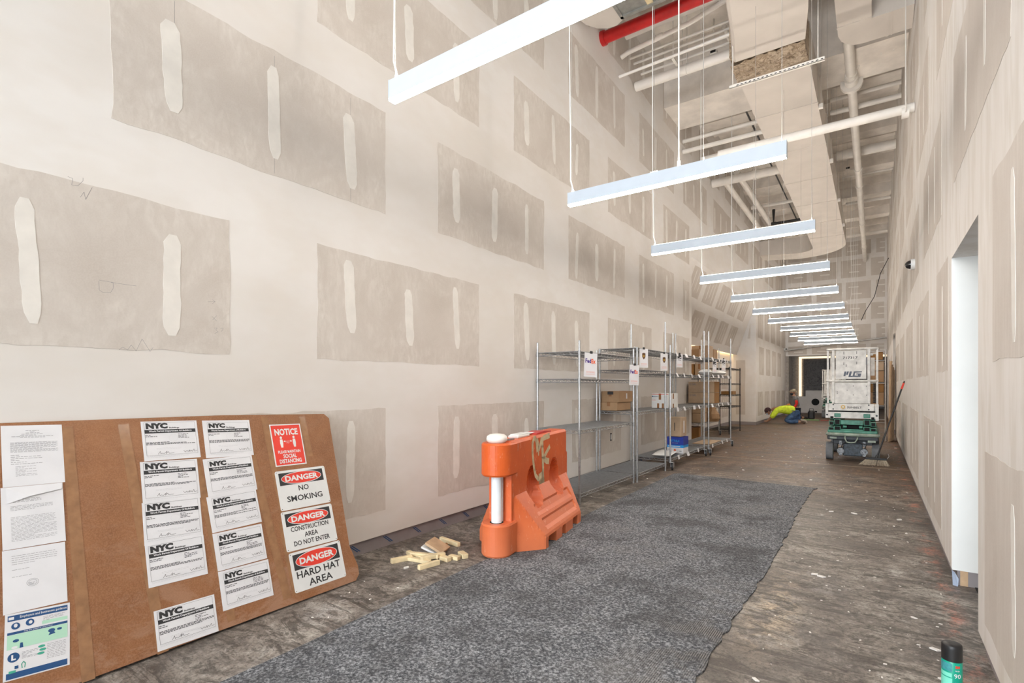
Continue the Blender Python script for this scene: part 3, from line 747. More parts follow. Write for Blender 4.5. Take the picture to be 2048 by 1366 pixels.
jbox(-.6, 14.3, 7.4, 'small open box right of the duct, middle'); jbox(-.6, 17.0, 7.35, 'small open box right of the duct, farthest'); jbox(-1.85, 7.3, 6.95, 'dark open box beside the red main')

# main duct: near section, torn insulation, far section and elbow to the left wall
dt = thing('main_duct', 'large cream wrapped air duct running down the middle of the ceiling', 'duct', (-1.2, 12, 5.9))
DX0, DX1, DZ0, DZ1 = -1.66, -.745, 5.90, 6.45
def loft(mb, rings, closed=False):
    n = len(rings[0]); vs = [p for r in rings for p in r]; fs = []
    for k in range(len(rings) - 1):
        for i in range(n):
            j = (i + 1) % n; fs.append((k * n + i, (k + 1) * n + i, (k + 1) * n + j, k * n + j))
    fs += [tuple(range(n)), tuple(range(len(vs) - 1, len(vs) - n - 1, -1))]
    mb.add(vs, fs); return mb
def drect(y, x0, x1, z0, z1): return [(x0, y, z0), (x1, y, z0), (x1, y, z1), (x0, y, z1)]
far = MB(); ys = [8.3, 10, 12, 14, 16, 18, 19.6]
rg = [drect(y, DX0 + .004 * (k % 2), DX1 - .004 * (k % 2), DZ0 + .004 * (k % 2), DZ1) for k, y in enumerate(ys)]
loft(far, rg); far.build('far_section', 'duct', dt)
for y in (9.6, 11.3, 13.1, 14.9, 16.7, 18.4):
    MB().box(DX0 - .006, DX1 + .006, y, y + .035, DZ0 - .006, DZ1 + .006).build('seam', 'duct', dt)
near = MB(); nr = lambda y, x0, x1, z: [(x0 + .05, y, z), (x1, y, z), (x1, y, 6.6), (x0, y, 6.6), (x0, y, z + .08), (x0 + .015, y, z + .03)]
loft(near, [nr(2.0, -1.30, -.45, 5.86), nr(4.6, -1.36, -.50, 5.84), nr(6.3, -1.42, -.56, 5.82), nr(7.0, -1.51, -.64, 5.81), nr(7.62, -1.62, -.73, 5.82)])
near.build('near_section', 'duct', dt)
MB().box(-1.40, -.53, 5.6, 5.64, 5.815, 5.84).build('seam', 'duct', dt)
ins = MB(); rnd = random.Random(5); g = []
for j in range(7):
    for i in range(15):
        g.append((-1.66 + i * .065, 7.70 + j * .085 + rnd.uniform(-.02, .02), 5.875 - rnd.uniform(0, .05)))
fs = [(j * 15 + i, j * 15 + i + 1, (j + 1) * 15 + i + 1, (j + 1) * 15 + i) for j in range(6) for i in range(14)]
ins.add(g, fs); ins.box(-1.65, -.75, 7.6, 8.4, 5.90, 6.4)
mins, nt_, p_ = new_mat('torn_insulation'); b_ = N(nt_); f_ = b_.noise(b_.coord(), 14, 8, .75, 1.5)
b_.link(b_.ramp(f_, [(.36, (.12, .08, .05)), (.46, (.46, .34, .22)), (.6, (.72, .60, .45))]), p_.inputs['Base Color']); b_.bump(f_, p_, .9, .05)
ins.build('torn_insulation', mins, dt)
# elbow
el = MB(); rgs = []
cx_, cy_ = DX0 - .55, 19.6
for k in range(9):
    a = k / 8 * math.pi / 2; c, s_ = math.cos(a), math.sin(a)
    ri, ro = .55, .55 + (DX1 - DX0)
    rgs.append([(cx_ + ri * c, cy_ + ri * s_, DZ0), (cx_ + ro * c, cy_ + ro * s_, DZ0), (cx_ + ro * c, cy_ + ro * s_, DZ1 - .0), (cx_ + ri * c, cy_ + ri * s_, DZ1)])
rgs.append([(LX - .02, cy_ + .55, DZ0 + .1), (LX - .02, cy_ + 1.46, DZ0 + .1), (LX - .02, cy_ + 1.46, DZ1 + .05), (LX - .02, cy_ + .55, DZ1 + .05)])
loft(el, rgs); el.build('elbow', 'duct', dt)
for i, (x, y) in enumerate(((DX1 + .03, 9.8), (DX1 + .03, 12.3), (DX1 + .03, 15.0), (DX1 + .03, 17.4))):
    MB().cyl((x, y, DZ0 + .02), (x, y, CZ), .006, 6).box(x - .03, x + .03, y - .03, y + .03, DZ0 - .02, DZ0 + .05).build('hanger', 'pipe', dt)
# perforated strut below it
su = thing('perforated_strut', 'white perforated strut channel hung crosswise under the duct', 'bracket', (-1, 7.25, 5.3))
MB().box(-1.57, -.49, 7.23, 7.275, 5.27, 5.275).box(-1.57, -.49, 7.23, 7.235, 5.27, 5.31).box(-1.57, -.49, 7.27, 7.275, 5.27, 5.31).build('channel', 'pipe', su)
mb = MB()
for i in range(20): mb.box(-1.48 + i * .05, -1.455 + i * .05, 7.229, 7.231, 5.282, 5.292)
mb.build('slots', 'dark', su)
for x in (-1.53, -.56): MB().cyl((x, 7.25, 5.27), (x, 7.25, 5.83 if x < -1 else CZ), .007, 6).build('rod', 'pipe', su)
# second duct, top right
d2 = thing('side_duct', 'cream duct with rounded elbow turning into the right wall overhead', 'duct', (-.2, 8.5, 6.3))
e = MB()
outer = [(-.42, 2.0), (-.03, 2.0), (-.03, 8.42), (RXW - .005, 8.42), (RXW - .005, 8.97), (-.12, 8.97), (-.24, 8.94), (-.33, 8.86), (-.39, 8.75), (-.42, 8.6)]
e.prism([(x, y) for x, y in outer], 6.27, 6.75); e.build('duct_body', 'duct', d2)
build_split(MB().box(-.425, -.025, 8.38, 8.42, 6.262, 6.755).box(-.425, -.025, 6.9, 6.94, 6.262, 6.755).box(.13, .16, 8.414, 8.975, 6.262, 6.755).box(.19, .20, 8.414, 8.975, 6.262, 6.755), 'seam', 'duct', d2)
# near left wrapped box and grey metal duct above the red main
d3 = thing('grey_duct', 'grey sheet metal duct above the red main', 'duct', (-2.4, 6.2, 6.4))
galv = flat('galvanised', (.30, .30, .28), .4, .5, var=.1)
MB().box(-2.78, -1.75, 5.7, 6.55, 6.32, 6.8).build('duct_body', galv, d3)
MB().box(-2.80, -2.76, 5.68, 6.57, 6.30, 6.82).box(-2.8, -1.74, 6.52, 6.57, 6.3, 6.82).build('flange', galv, d3)
MB().box(-2.42, -2.34, 6.33, 6.565, 6.312, 6.319).build('tape_label', 'wood', d3)
d4 = thing('wrapped_duct_end', 'cream rounded duct end beside the grey metal duct', 'duct', (-3, 6.2, 6.4))
MB().prism([(-3.30, 5.75), (-2.80, 5.75), (-2.80, 6.62), (-2.92, 6.68), (-3.04, 6.66), (-3.16, 6.58), (-3.26, 6.42), (-3.30, 6.2)], 6.33, 6.85).build('duct_body', 'duct', d4)

# ------------------------------------------------------------------ leaning notice board and its papers
bL = math.hypot(.39, 1.13); bu = Vector((-.39 / bL, 0, 1.13 / bL)); bn = Vector((1.13 / bL, 0, .39 / bL))
BO = Vector((-2.937, 0, 0.006))
def bframe(s, t, off=0.0, ang=0.0):
    m = Matrix.Identity(4); p = BO + bu * t + Vector((0, s, 0)) + bn * off
    for i, c in enumerate((Vector((0, 1, 0)), bu, bn)):
        for r in range(3): m[r][i] = c[r]
    m.translation = p
    return m @ RZ(R_(ang))
brd = MB(bframe(0, 0, 0))
brd.prism([(-.12, 0.01), (2.30, 0.0), (2.335, .035), (2.34, .09), (2.305, .24), (2.325, .6), (2.345, 1.0), (2.355, 1.165), (2.32, 1.20), (1.6, 1.225), (.6, 1.235), (-.12, 1.235)], 0, .012)
BOARD = tag(brd.build('notice_board', 'hardboard'), 'brown hardboard sheet leaning on the left wall, covered with permits and signs', 'board')
for s0, w_, t0, t1, a in ((.83, .05, .0, 1.2, -1), (1.10, .05, .0, 1.2, 2), (1.43, .045, .03, 1.2, 3.5), (1.76, .05, .04, 1.2, 4), (1.87, .045, .5, 1.2, 1), (2.14, .045, .9, 1.19, 1), (1.86, .05, .05, .5, 1)):
    mt = bframe(s0, (t0 + t1) / 2, .0125, a)
    mb = MB(mt); h = (t1 - t0) / 2; mb.box(-w_ / 2, w_ / 2, -h, h, 0, .0004); mb.build('tape_strip', 'tape', BOARD)
PZ = .0134
def sheet(s, t, w, h, ang, off=0.0, mat='paper', name='printed_sheet', label='', cat='paper', group=None, rnd=0.0, th=.0006, curl=0):
    m = bframe(s, t, PZ + off, ang)
    o = thing(name, label, cat, tuple(m.translation), 0, group)
    mb = MB(m); n = 8; vs = []; fs = []
    if rnd:
        pts = []
        for cx, cy, a0 in ((w / 2 - rnd, h / 2 - rnd, 0), (-w / 2 + rnd, h / 2 - rnd, 90), (-w / 2 + rnd, -h / 2 + rnd, 180), (w / 2 - rnd, -h / 2 + rnd, 270)):
            for q in range(4): pts.append((cx + rnd * math.cos(R_(a0 + q * 30)), cy + rnd * math.sin(R_(a0 + q * 30))))
        mb.prism(pts, -th, 0)
    else: mb.box(-w / 2, w / 2, -h / 2, h / 2, -th, 0)
    mb.build('sheet', mat, o)
    return o, m
def textlines(mb, x0, x1, y, n, dy, hh, rnd, full=.85):
    for i in range(n):
        x = x0; e = x1 if rnd.random() < full else x0 + (x1 - x0) * rnd.uniform(.3, .9)
        while x < e - .006:
            wl = rnd.uniform(.006, .018); rect(mb, x, y - i * dy, min(x + wl, e), y - i * dy + hh, .0005); x += wl + .0028
def permit(s, t, w, h, ang, seed, label, small, off):
    o, m = sheet(s, t, w, h, ang, off, 'paper', 'work_permit', label, 'permit', 'work permits taped to the board')
    W = w / 2; Hh = h / 2; rnd = random.Random(seed)
    x0 = -W + .014; x1 = W - .012; k = MB(m)
    sh = .012 if small else 0
    x0 += sh
    text_mb(k, 'NYC', w=.108 - sh, h=.034 - sh * .3, bold=.075, loc=(x0 + .062 - sh / 2, Hh - .0275 - sh * .5, 0), depth=.0008)
    text_mb(k, 'Buildings', w=.052, h=.011, bold=.02, loc=(x0 + .149 - sh, Hh - .041 - sh * .5, 0), depth=.0008)
    rect(k, x0, Hh - .070 - sh * .5, x1, Hh - .049 - sh * .5, .0004)
    k.build('heading', 'ink', o)
    k = MB(m); text_mb(k, 'Work Permit Department Of Buildings' if not small else 'Work Permit Department of Buildings', w=(x1 - x0) * .84, h=.0125, bold=.03, loc=((x0 + x1) / 2, Hh - .0595 - sh * .5, 0), depth=.0009); k.build('banner_lettering', 'paper', o)
    k = MB(m)
    yb = -Hh + .028
    for a, b, c, d in ((x0, yb, x1, yb + .0009), (x0, Hh - .008 - sh * .5, x1, Hh - .0071 - sh * .5), (x0, yb, x0 + .0009, Hh - .008 - sh * .5), (x1 - .0009, yb, x1, Hh - .008 - sh * .5)): rect(k, a, b, c, d, .0006)
    stroke(k, [(x0 + .055, yb + .006), (x0 + .066, yb + .022), (x0 + .068, yb + .008), (x0 + .074, yb + .011), (x0 + .085, yb + .008), (x0 + .100, yb + .021), (x0 + .094, yb + .007), (x0 + .106, yb + .018), (x0 + .110, yb + .008), (x0 + .135, yb + .009)], .0014, .0007)
    stroke(k, [(x1 - .075, yb + .020), (x1 - .068, yb + .009), (x1 - .058, yb + .018), (x1 - .052, yb + .010), (x1 - .043, yb + .020), (x1 - .044, yb + .010), (x1 - .036, yb + .018), (x1 - .030, yb + .010), (x1 - .020, yb + .024), (x1 - .018, yb + .010), (x1 - .005, yb + .013)], .0014, .0007)
    textlines(k, x0 + .002, x0 + .075, Hh - .082 - sh * .5, 2, .0080, .0030, rnd, .3)
    textlines(k, x1 - .095, x1 - .03, Hh - .080 - sh * .5, 4, .0075, .0028, rnd, .4)
    textlines(k, x0 + .002, x1 - .004, -.012, 3, .0058, .0032, rnd, .7)
    k.build('printed_text', 'ink', o, kind='stuff')
    k = MB(m); textlines(k, x0 + .05, x1 - .08, -.045, 2, .006, .0016, rnd); textlines(k, x0 + .002, x1 - .05, yb - .006, 2, .005, .0016, rnd)
    for i in range(24):
        a = i / 24 * math.tau; stroke(k, [(.01 + .022 * math.cos(a), .012 + .020 * math.sin(a)), (.01 + .022 * math.cos(a + .26), .012 + .020 * math.sin(a + .26))], .0009, .0005)
    k.build('faint_text', 'inkfaint', o, kind='stuff')
lc = 'work permit in the left permit column, '
PERM = [(1.299, 1.092, .286, .225, -1.8, 0, lc + 'topmost', 0), (1.267, .861, .285, .228, -3.0, 0, lc + 'second from the top', .0008), (1.250, .642, .285, .222, -3.4, 0, lc + 'third from the top', .0002),
        (1.241, .428, .285, .215, -1.9, 0, lc + 'fourth from the top', .0010), (1.246, .106, .292, .195, -1.5, 0, lc + 'lowest, set apart near the floor', 0)]
rc_ = 'work permit in the right permit column, '
PERM += [(1.614, 1.075, .285, .232, -2.4, 1, rc_ + 'topmost', 0), (1.590, .846, .291, .225, -.4, 1, rc_ + 'second from the top', .0008), (1.580, .633, .292, .208, .7, 1, rc_ + 'middle one', .0002),
         (1.577, .416, .288, .211, -.5, 1, rc_ + 'fourth from the top', .0010), (1.576, .199, .293, .213, -1.2, 1, rc_ + 'lowest', .0004)]
for i, (s, t, w, h, a, sm, lab, off) in enumerate(PERM): permit(s, t, w, h, a, 50 + i, lab, sm, off)
# typed letters
for i, (s, t, w, h, a, off, lab) in enumerate(((.707, 1.072, .220, .291, -2, 0, 'typed letter page at the top of the far left column'), (.688, .786, .217, .279, -2, .001, 'typed letter page with a curled torn top edge'), (.674, .509, .215, .270, -2.7, 0, 'mostly blank letter page with a round seal stamp'))):
    o, m = sheet(s, t, w, h, a, off, 'paper', 'letter_page', lab, 'letter', 'typed letter pages on the board')
    k = MB(m); rnd = random.Random(i + 9); W = w / 2; Hh = h / 2
    if i == 0:
        for j, ww in enumerate((.05, .02, .05, .08, .09, .15, .09)): textlines(k, -ww / 2, ww / 2, Hh - .028 - j * .0055, 1, .004, .0018, rnd)
        textlines(k, -W + .03, W - .02, Hh - .085, 10, .0050, .0016, rnd, .95); textlines(k, -W + .03, W - .08, Hh - .145, 6, .0085, .0018, rnd, .5); textlines(k, -W + .045, W - .09, Hh - .200, 8, .0062, .0014, rnd, .4)
    elif i == 1:
        textlines(k, -W + .04, W - .08, Hh - .06, 3, .006, .0018, rnd); textlines(k, -W + .03, W - .04, Hh - .09, 4, .006, .0015, rnd); textlines(k, -W + .03, W - .03, Hh - .14, 18, .0062, .0013, rnd, .8)
    else:
        textlines(k, -W + .03, W - .03, Hh - .03, 5, .009, .0014, rnd, .6); textlines(k, -W + .03, W - .12, Hh - .09, 2, .03, .0014, rnd)
        for q in range(28):
            a_ = q / 28 * math.tau; b__ = (q + 1) / 28 * math.tau
            for rr_ in (.020, .014): stroke(k, [(-.01 + rr_ * math.cos(a_), -.02 + rr_ * .8 * math.sin(a_)), (-.01 + rr_ * math.cos(b__), -.02 + rr_ * .8 * math.sin(b__))], .0010)
        textlines(k, -.022, .002, -.022, 2, .005, .0018, rnd)
    k.build('printed_text', 'inkgrey', o, kind='stuff')
    if i == 1:
        k = MB(m); k.add([(-W + .015, Hh - .002, .0012), (W, Hh, .0010), (W - .006, Hh - .03, .004), (-.01, Hh - .05, .007), (-W + .02, Hh - .075, .0013)], [(0, 4, 3), (0, 3, 2), (0, 2, 1)]); k.build('curled_flap', 'paper', o)
# health guidance poster
o, m = sheet(.663, .237, .217, .266, -4.9, 0, 'paper', 'guidance_poster', 'blue and green workplace hygiene guidance poster at the foot of the far left column', 'poster')
k = MB(m); rect(k, -.100, .102, .100, .125); rect(k, -.100, .047, .100, .057); rect(k, -.100, -.128, .100, -.104)
disc(k, -.074, .080, .014, .014, .0006); disc(k, -.028, .084, .014, .014, .0006)
build_split(k, 'blue_bands', 'navy_print', o)
k = MB(m); rect(k, -.100, -.012, .100, .046); rect(k, .012, .064, .100, .078); build_split(k, 'green_bands', 'green_print', o)
k = MB(m); text_mb(k, 'Employers and businesses guidance', w=.158, h=.0125, bold=.012, loc=(.018, .1135, 0), depth=.0010)
text_mb(k, 'Stop the spread of coronavirus', w=.095, h=.006, bold=.01, loc=(.0, .052, 0), depth=.0010)
textlines(k, -.01, .09, -.112, 2, .007, .003, random.Random(3)); textlines(k, -.095, -.03, -.116, 2, .006, .0025, random.Random(4)); rect(k, -.097, .108, -.080, .119, .0009)
disc(k, -.074, .082, .006, .008, .0009); disc(k, -.026, .084, .006, .007, .0009); disc(k, -.076, -.006, .010, .005, .0009)
k.build('white_lettering', 'paper', o)
k = MB(m); disc(k, -.078, -.045, .019, .019, .0006); rect(k, -.074, -.092, -.062, -.080, .0006); poly_in(k, [(-.060, -.012), (-.048, -.012), (-.050, .008), (-.058, .008)][::1], .0008); disc(k, -.072, .020, .010, .006, .0008); disc(k, .045, .030, .012, .008, .0008); disc(k, .072, .030, .009, .005, .0008); poly_in(k, [(.034, .012), (.058, .016), (.052, .026), (.040, .024)], .0009)
textlines(k, -.040, .010, .026, 3, .007, .0028, random.Random(8)); build_split(k, 'blue_icons', 'navy_print', o)
k = MB(m); text_mb(k, 'L', h=.022, bold=.06, loc=(-.078, -.045, 0), depth=.0010); k.build('white_letter', 'paper', o)
k = MB(m)
for x, y in ((.012, -.026), (.016, -.040), (.010, -.054)): disc(k, x, y, .012, .0055, .0007)
stroke(k, [(-.050, -.094), (-.052, -.078), (-.046, -.070), (-.040, -.078), (-.042, -.094)], .003, .0007); rect(k, -.092, -.106, -.070, -.096, .0008)
build_split(k, 'green_icons', 'teal_print', o)
k = MB(m); rnd = random.Random(1)
textlines(k, .016, .092, .094, 5, .005, .0014, rnd); textlines(k, -.095, -.03, .006, 4, .005, .0014, rnd); textlines(k, .02, .095, .004, 4, .005, .0014, rnd)
textlines(k, -.052, .0, -.032, 6, .005, .0014, rnd); textlines(k, .03, .095, -.024, 10, .0065, .0014, rnd); k.build('small_text', 'inkgrey', o, kind='stuff')
# NOTICE sign
o, m = sheet(1.996, .998, .224, .287, -1.4, 0, 'signwhite', 'distancing_notice', 'red paper NOTICE sign asking for social distancing', 'sign')
k = MB(m); rect(k, -.104, -.136, .104, .136, .0005); k.build('red_field', 'signred', o)
k = MB(m); D_ = .001
text_mb(k, 'NOTICE', w=.168, h=.046, bold=.035, loc=(0, .089, 0), depth=D_)
text_mb(k, 'PLEASE MAINTAIN', w=.160, h=.020, bold=.02, loc=(0, -.048, 0), depth=D_); text_mb(k, 'SOCIAL', w=.096, h=.028, bold=.03, loc=(0, -.078, 0), depth=D_); text_mb(k, 'DISTANCING', w=.158, h=.028, bold=.03, loc=(0, -.112, 0), depth=D_)
for sx in (-.045, .047):
    disc(k, sx, .050, .008, .009, D_); poly_in(k, [(sx - .011, .012), (sx - .007, -.018), (sx + .007, -.018), (sx + .011, .012), (sx + .009, .038), (sx - .009, .038)], D_)
rect(k, -.020, .022, .022, .025, D_); poly_in(k, [(-.030, .0235), (-.018, .016), (-.018, .031)], D_); poly_in(k, [(.032, .0235), (.020, .031), (.020, .016)], D_); text_mb(k, '6 feet', w=.022, h=.006, bold=.01, loc=(0, .013, 0), depth=D_)
k.build('white_lettering', 'signwhite', o)
def danger(s, t, w, h, ang, lines, off, label, big=False):
    o, m = sheet(s, t, w, h, ang, off, 'signwhite', 'danger_sign', label, 'sign', 'white DANGER signs on the board', rnd=.012, th=.0016)
    W, Hh = w / 2, h / 2; k = MB(m)
    yb = Hh - .016; ye = Hh - (.098 if not big else .112)
    rect(k, -W + .022, ye, W - .022, yb, .0005)
    for (tx, hh, y, ww) in lines: text_mb(k, tx, w=ww, h=hh, bold=.018, loc=(0, y, 0), depth=.0007)
    k.build('black_print', 'ink', o)
    cy = (yb + ye) / 2; ry = (yb - ye) / 2 * (.93 if not big else 1.0); rx = W - .040
    k = MB(m); disc(k, 0, cy, rx + .004, ry + .003, .0008, 40); k.build('oval_border', 'signwhite', o)
    k = MB(m); disc(k, 0, cy, rx, ry - .001, .0011, 40); k.build('red_oval', 'signred', o)
    k = MB(m); text_mb(k, 'DANGER', w=rx * 1.68, h=ry * (1.0 if not big else .88), bold=.04, loc=(0, cy, 0), depth=.0014); k.build('danger_lettering', 'signwhite', o)
    k = MB(m)
    for a in (-1, 1):
        for b in (-1, 1): disc(k, a * (W - .010), b * (Hh - .010), .0028, .0028, .0006, 10)
    build_split(k, 'rivet_holes', 'ink', o)
danger(2.047, .694, .368, .259, -.9, [('NO', .036, .002, .075), ('SMOKING', .038, -.062, .26)], .0003, 'DANGER sign reading NO SMOKING, uppermost of the three')
danger(2.039, .430, .373, .252, -1.4, [('CONSTRUCTION', .031, .006, .275), ('AREA', .031, -.040, .098), ('DO NOT ENTER', .031, -.086, .262)], .0008, 'DANGER sign reading CONSTRUCTION AREA DO NOT ENTER')
danger(2.045, .174, .378, .244, -.5, [('HARD HAT', .044, -.022, .318), ('AREA', .044, -.083, .172)], .0003, 'DANGER sign reading HARD HAT AREA, lowest of the three', True)

# ------------------------------------------------------------------ orange water barrier
bar = thing('road_barrier', 'orange plastic water-filled barrier with tan graffiti, standing on the carpet', 'barrier', (-2.47, 3.32, 0.009))
bar.rotation_euler = (0, 0, math.atan2(.984, -.178))
# local frame: +X along its length away from the viewer, +Y towards the left wall
HB = .895
body = MB()
def section(s, hw_top=.10, flare=True, zf0=.10, zf1=.45, wf=.31):
    if flare: return [(wf, 0), (wf, zf0), (hw_top, zf1), (hw_top, HB - .02), (hw_top - .018, HB)]
    return [(hw_top, 0), (hw_top, zf0), (hw_top, zf1), (hw_top, HB - .02), (hw_top - .018, HB)]
S_ = [(.04, False), (.115, 'n0'), (.27, True), (1.21, True), (1.40, 'n1')]
rings = []
def ringpts(s, prof): return [(s, y, z) for y, z in prof] + [(s, -y, z) for y, z in prof[::-1]]
# upper wall body with oval scoops on the visible side, cut into a grid
def body_shell():
    mb = MB(bar.matrix_basis.copy())
    x0, x1 = .05, 1.40; nz, nx = 40, 90
    for side in (1, -1):
        vs = []; fs = []
        for j in range(nz + 1):
            z = HB * j / nz
            for i in range(nx + 1):
                x = x0 + (x1 - x0) * i / nx
                # surface distance from the mid plane
                w = .10
                # flare, tapering at both ends
                if z < .45:
                    q = (.45 - z) / .35; q = min(1, q); full = .10 + .21 * q
                    e0 = .115 + .155 * q; e1 = 1.40 - .16 * q
                    if x < e0: w = .10 + (full - .10) * max(0, 1 - (e0 - x) / (.02 + .17 * q)) if q > 0 else .10
                    elif x > e1: w = .10 + (full - .10) * max(0, 1 - (x - e1) / (.02 + .14 * q)) if q > 0 else .10
                    else: w = full
                if z > HB - .02: w -= (z - (HB - .02)) * .8
                # oval scoops
                for cx in (.485, 1.03):
                    dx = (x - cx) / .125; dz = (z - .475) / .165; d = math.hypot(dx, dz)
                    if d < 1: w = min(w, .098 - .085 * (1 - d ** 4) ** .6)
                    elif d < 1.12 and z < .45: w = min(w, .098 + (w - .098) * (d - 1) / .12)
                # ribs on the flare: two recessed panels
                if z < .42 and z > .11:
                    for (za, zb) in ((.135, .215), (.255, .335)):
                        if za < z < zb and .38 - (z - .1) * .2 < x < 1.17 + (z - .1) * .3 and w > .12: w -= .014 * min(1, (z - za) / .012, (zb - z) / .012)
                # forklift and drain notches in the foot
                if z < .075 and w > .15:
                    for (na, nb, nh) in ((.345, .525, .07), (.69, .77, .075), (.98, 1.13, .07)):
                        if na < x < nb and z < nh: w = .16
                vs.append((x, -side * w, z))
        W_ = nx + 1
        for j in range(nz):
            for i in range(nx):
                f = (j * W_ + i, j * W_ + i + 1, (j + 1) * W_ + i + 1, (j + 1) * W_ + i)
                fs.append(f if side == 1 else f[::-1])
        mb.add(vs, fs, False)
        if side == 1: A = vs
        else: B_ = vs
    W_ = nx + 1; o = 0; nA = len(A); 
    fs = []
    for i in range(nx):      # top and bottom caps
        for j in (nz, 0): fs.append((j * W_ + i, j * W_ + i + 1, nA + j * W_ + i + 1, nA + j * W_ + i))
    for j in range(nz):
        for i in (0, nx): fs.append((j * W_ + i, (j + 1) * W_ + i, nA + (j + 1) * W_ + i, nA + j * W_ + i))
    mb.f += fs; mb.sm += [False] * len(fs)
    return mb
bo = body_shell().build('body', 'orange', bar)
BM = bar.matrix_basis.copy()
def knuckle(z0, z1, cx, r, x1, side=-1):
    n = 20; prof = [(cx + r * math.cos(math.pi / 2 + math.pi * i / n), r * math.sin(math.pi / 2 + math.pi * i / n)) for i in range(n + 1)]
    if side > 0: prof = [(2 * cx - x, -y) for x, y in prof]
    pts = prof + ([(x1, -r), (x1, r)] if side < 0 else [(x1, r), (x1, -r)])
    k = MB(BM); c = .014
    def sc(f, z): return [(cx + (x - cx) * f, y * f, z) for x, y in pts]
    rg = [sc(.93, z0), sc(1, z0 + c), sc(1, z1 - c), sc(.93, z1)]
    m = len(pts); vs = [p for q in rg for p in q]; fs = [tuple(range(m - 1, -1, -1)), tuple(range(3 * m, 4 * m))]
    for a in range(3):
        for i in range(m): fs.append((a * m + i, a * m + (i + 1) % m, (a + 1) * m + (i + 1) % m, (a + 1) * m + i))
    k.add(vs, fs); return k
knuckle(.63, HB - .005, -.005, .125, .12).build('upper_knuckle', 'orange', bar)
knuckle(0.0, .255, -.005, .125, .12).build('lower_knuckle', 'orange', bar)
knuckle(.34, .655, 1.46, .085, 1.35, 1).build('middle_knuckle', 'orange', bar)
MB(BM).cyl((-.015, 0, .22), (-.015, 0, .66), .043, 16).cyl((.032, -.028, .23), (.032, -.028, .66), .008, 6).build('post', flat('barrier_post', (.78, .80, .82), .4, var=.02), bar)
MB(BM).cyl((-.015, 0, .2551), (-.015, 0, .2565), .055, 16).build('post_hole', 'dark', bar)
MB(BM).lathe([(.066, 0), (.082, .012), (.086, .03), (.08, .05), (.06, .064), (.03, .069), (.002, .07)], 20, (-.01, 0, HB - .004)).build('post_cap', flat('cap_cream', (.76, .74, .69), .4, var=.02), bar)
g = MB(BM)
def gy(pts, w):      # strokes painted on the front face (local -Y side)
    for i in range(len(pts) - 1):
        a = Vector(pts[i]); b = Vector(pts[i + 1]); d = b - a; n = Vector((-d.y, d.x)).normalized() * w * .64; e = d.normalized() * w * .35
        q = [a - n - e, b - n + e, b + n + e, a + n - e]
        g.add([(p.x, -.1015, p.y) for p in q], [(0, 1, 2, 3)])
gy([(.60, .76), (.58, .84), (.555, .875), (.52, .88), (.49, .84), (.488, .76), (.505, .68), (.53, .60), (.56, .545), (.62, .505), (.70, .49)], .032)
gy([(.60, .86), (.63, .80), (.65, .77), (.68, .82), (.70, .86)], .03); gy([(.72, .86), (.725, .78), (.735, .68), (.74, .58), (.735, .50)], .04)
gy([(.75, .86), (.82, .865), (.90, .87)], .04); gy([(.76, .68), (.83, .72), (.91, .765)], .035); gy([(.77, .665), (.83, .64), (.88, .63)], .045); gy([(.70, .52), (.71, .46), (.72, .415)], .10); gy([(.63, .82), (.63, .72)], .02)
g.build('graffiti', flat('tan_paint', (.62, .49, .30), .6, var=.1, vs=20), bar)
g = MB(BM)
for pts in ([(.175, .865), (.172, .82), (.158, .78), (.15, .74)],):
    for i in range(3):
        a, b = pts[i], pts[i + 1]; g.add([(a[0] - .008, -.1012, a[1]), (b[0] - .008, -.1012, b[1]), (b[0] + .008, -.1012, b[1]), (a[0] + .008, -.1012, a[1])], [(0, 1, 2, 3)])
g.build('scratch', flat('scratch_grey', (.42, .34, .28), .7, var=.2, vs=60), bar)
def on_bar(name, label, cat, x, y, builder, mat):
    mt = BM @ T(x, y, HB); t = MB(mt); builder(t); o = t.build(name, mat); return tag(o, label, cat)
on_bar('folded_cloth', 'white folded rag lying on the orange barrier', 'rag', .42, .0, lambda t: t.cbox(-.12, .13, -.05, .05, 0, .022, .006).cbox(-.09, .14, -.04, .045, .02, .03, .004), 'signwhite')
on_bar('paper_card', 'thin white card resting on the barrier beside the red folder', 'card', .72, .03, lambda t: t.box(-.13, .10, -.04, .05, .012, .015), 'paper')
on_bar('red_folder', 'dark red folded plastic on top of the barrier', 'folder', .86, .01, lambda t: t.prism([(-.18, 0), (.20, 0), (.20, .008), (.02, .02), (-.16, .012)], -.07, .06, 'y'), flat('red_plastic', (.42, .02, .02), .4))
on_bar('metal_bit', 'small dark metal piece on the barrier near the white cap', 'scrap', .17, -.03, lambda t: t.box(-.05, .06, -.015, .015, 0, .008), 'inkgrey')

# ------------------------------------------------------------------ wood offcuts beside the barrier
def offcut(x, y, l, w, h, ang, label, mat='wood', z=0.0, tilt=0.0, cat='offcut', name='wood_offcut'):
    t = MB(T(x, y, z) @ RZ(R_(ang)) @ RY(R_(tilt))); t.cbox(-l / 2, l / 2, -w / 2, w / 2, 0, h, .003)
    return tag(t.build(name, mat), label, cat, 'wood offcuts by the wall')
cx0, cy0 = -2.78, 3.0
offcut(-2.98, 2.77, .17, .035, .035, 70, 'pine offcut lying apart nearest the notice board')
offcut(-2.72, 2.80, .18, .035, .035, 78, 'pine offcut lying in front of the heap')
offcut(-2.86, 2.84, .20, .04, .025, 10, 'pine offcut angled at the left of the heap')
offcut(-2.96, 2.90, .22, .035, .03, -10, 'pine offcut at the rear of the heap by the wall')
offcut(-2.88, 2.92, .24, .04, .03, 20, 'long pine offcut across the middle of the heap', z=.012)
offcut(-2.80, 2.93, .20, .04, .03, 72, 'pine offcut on the heap just below the tile', z=.015)
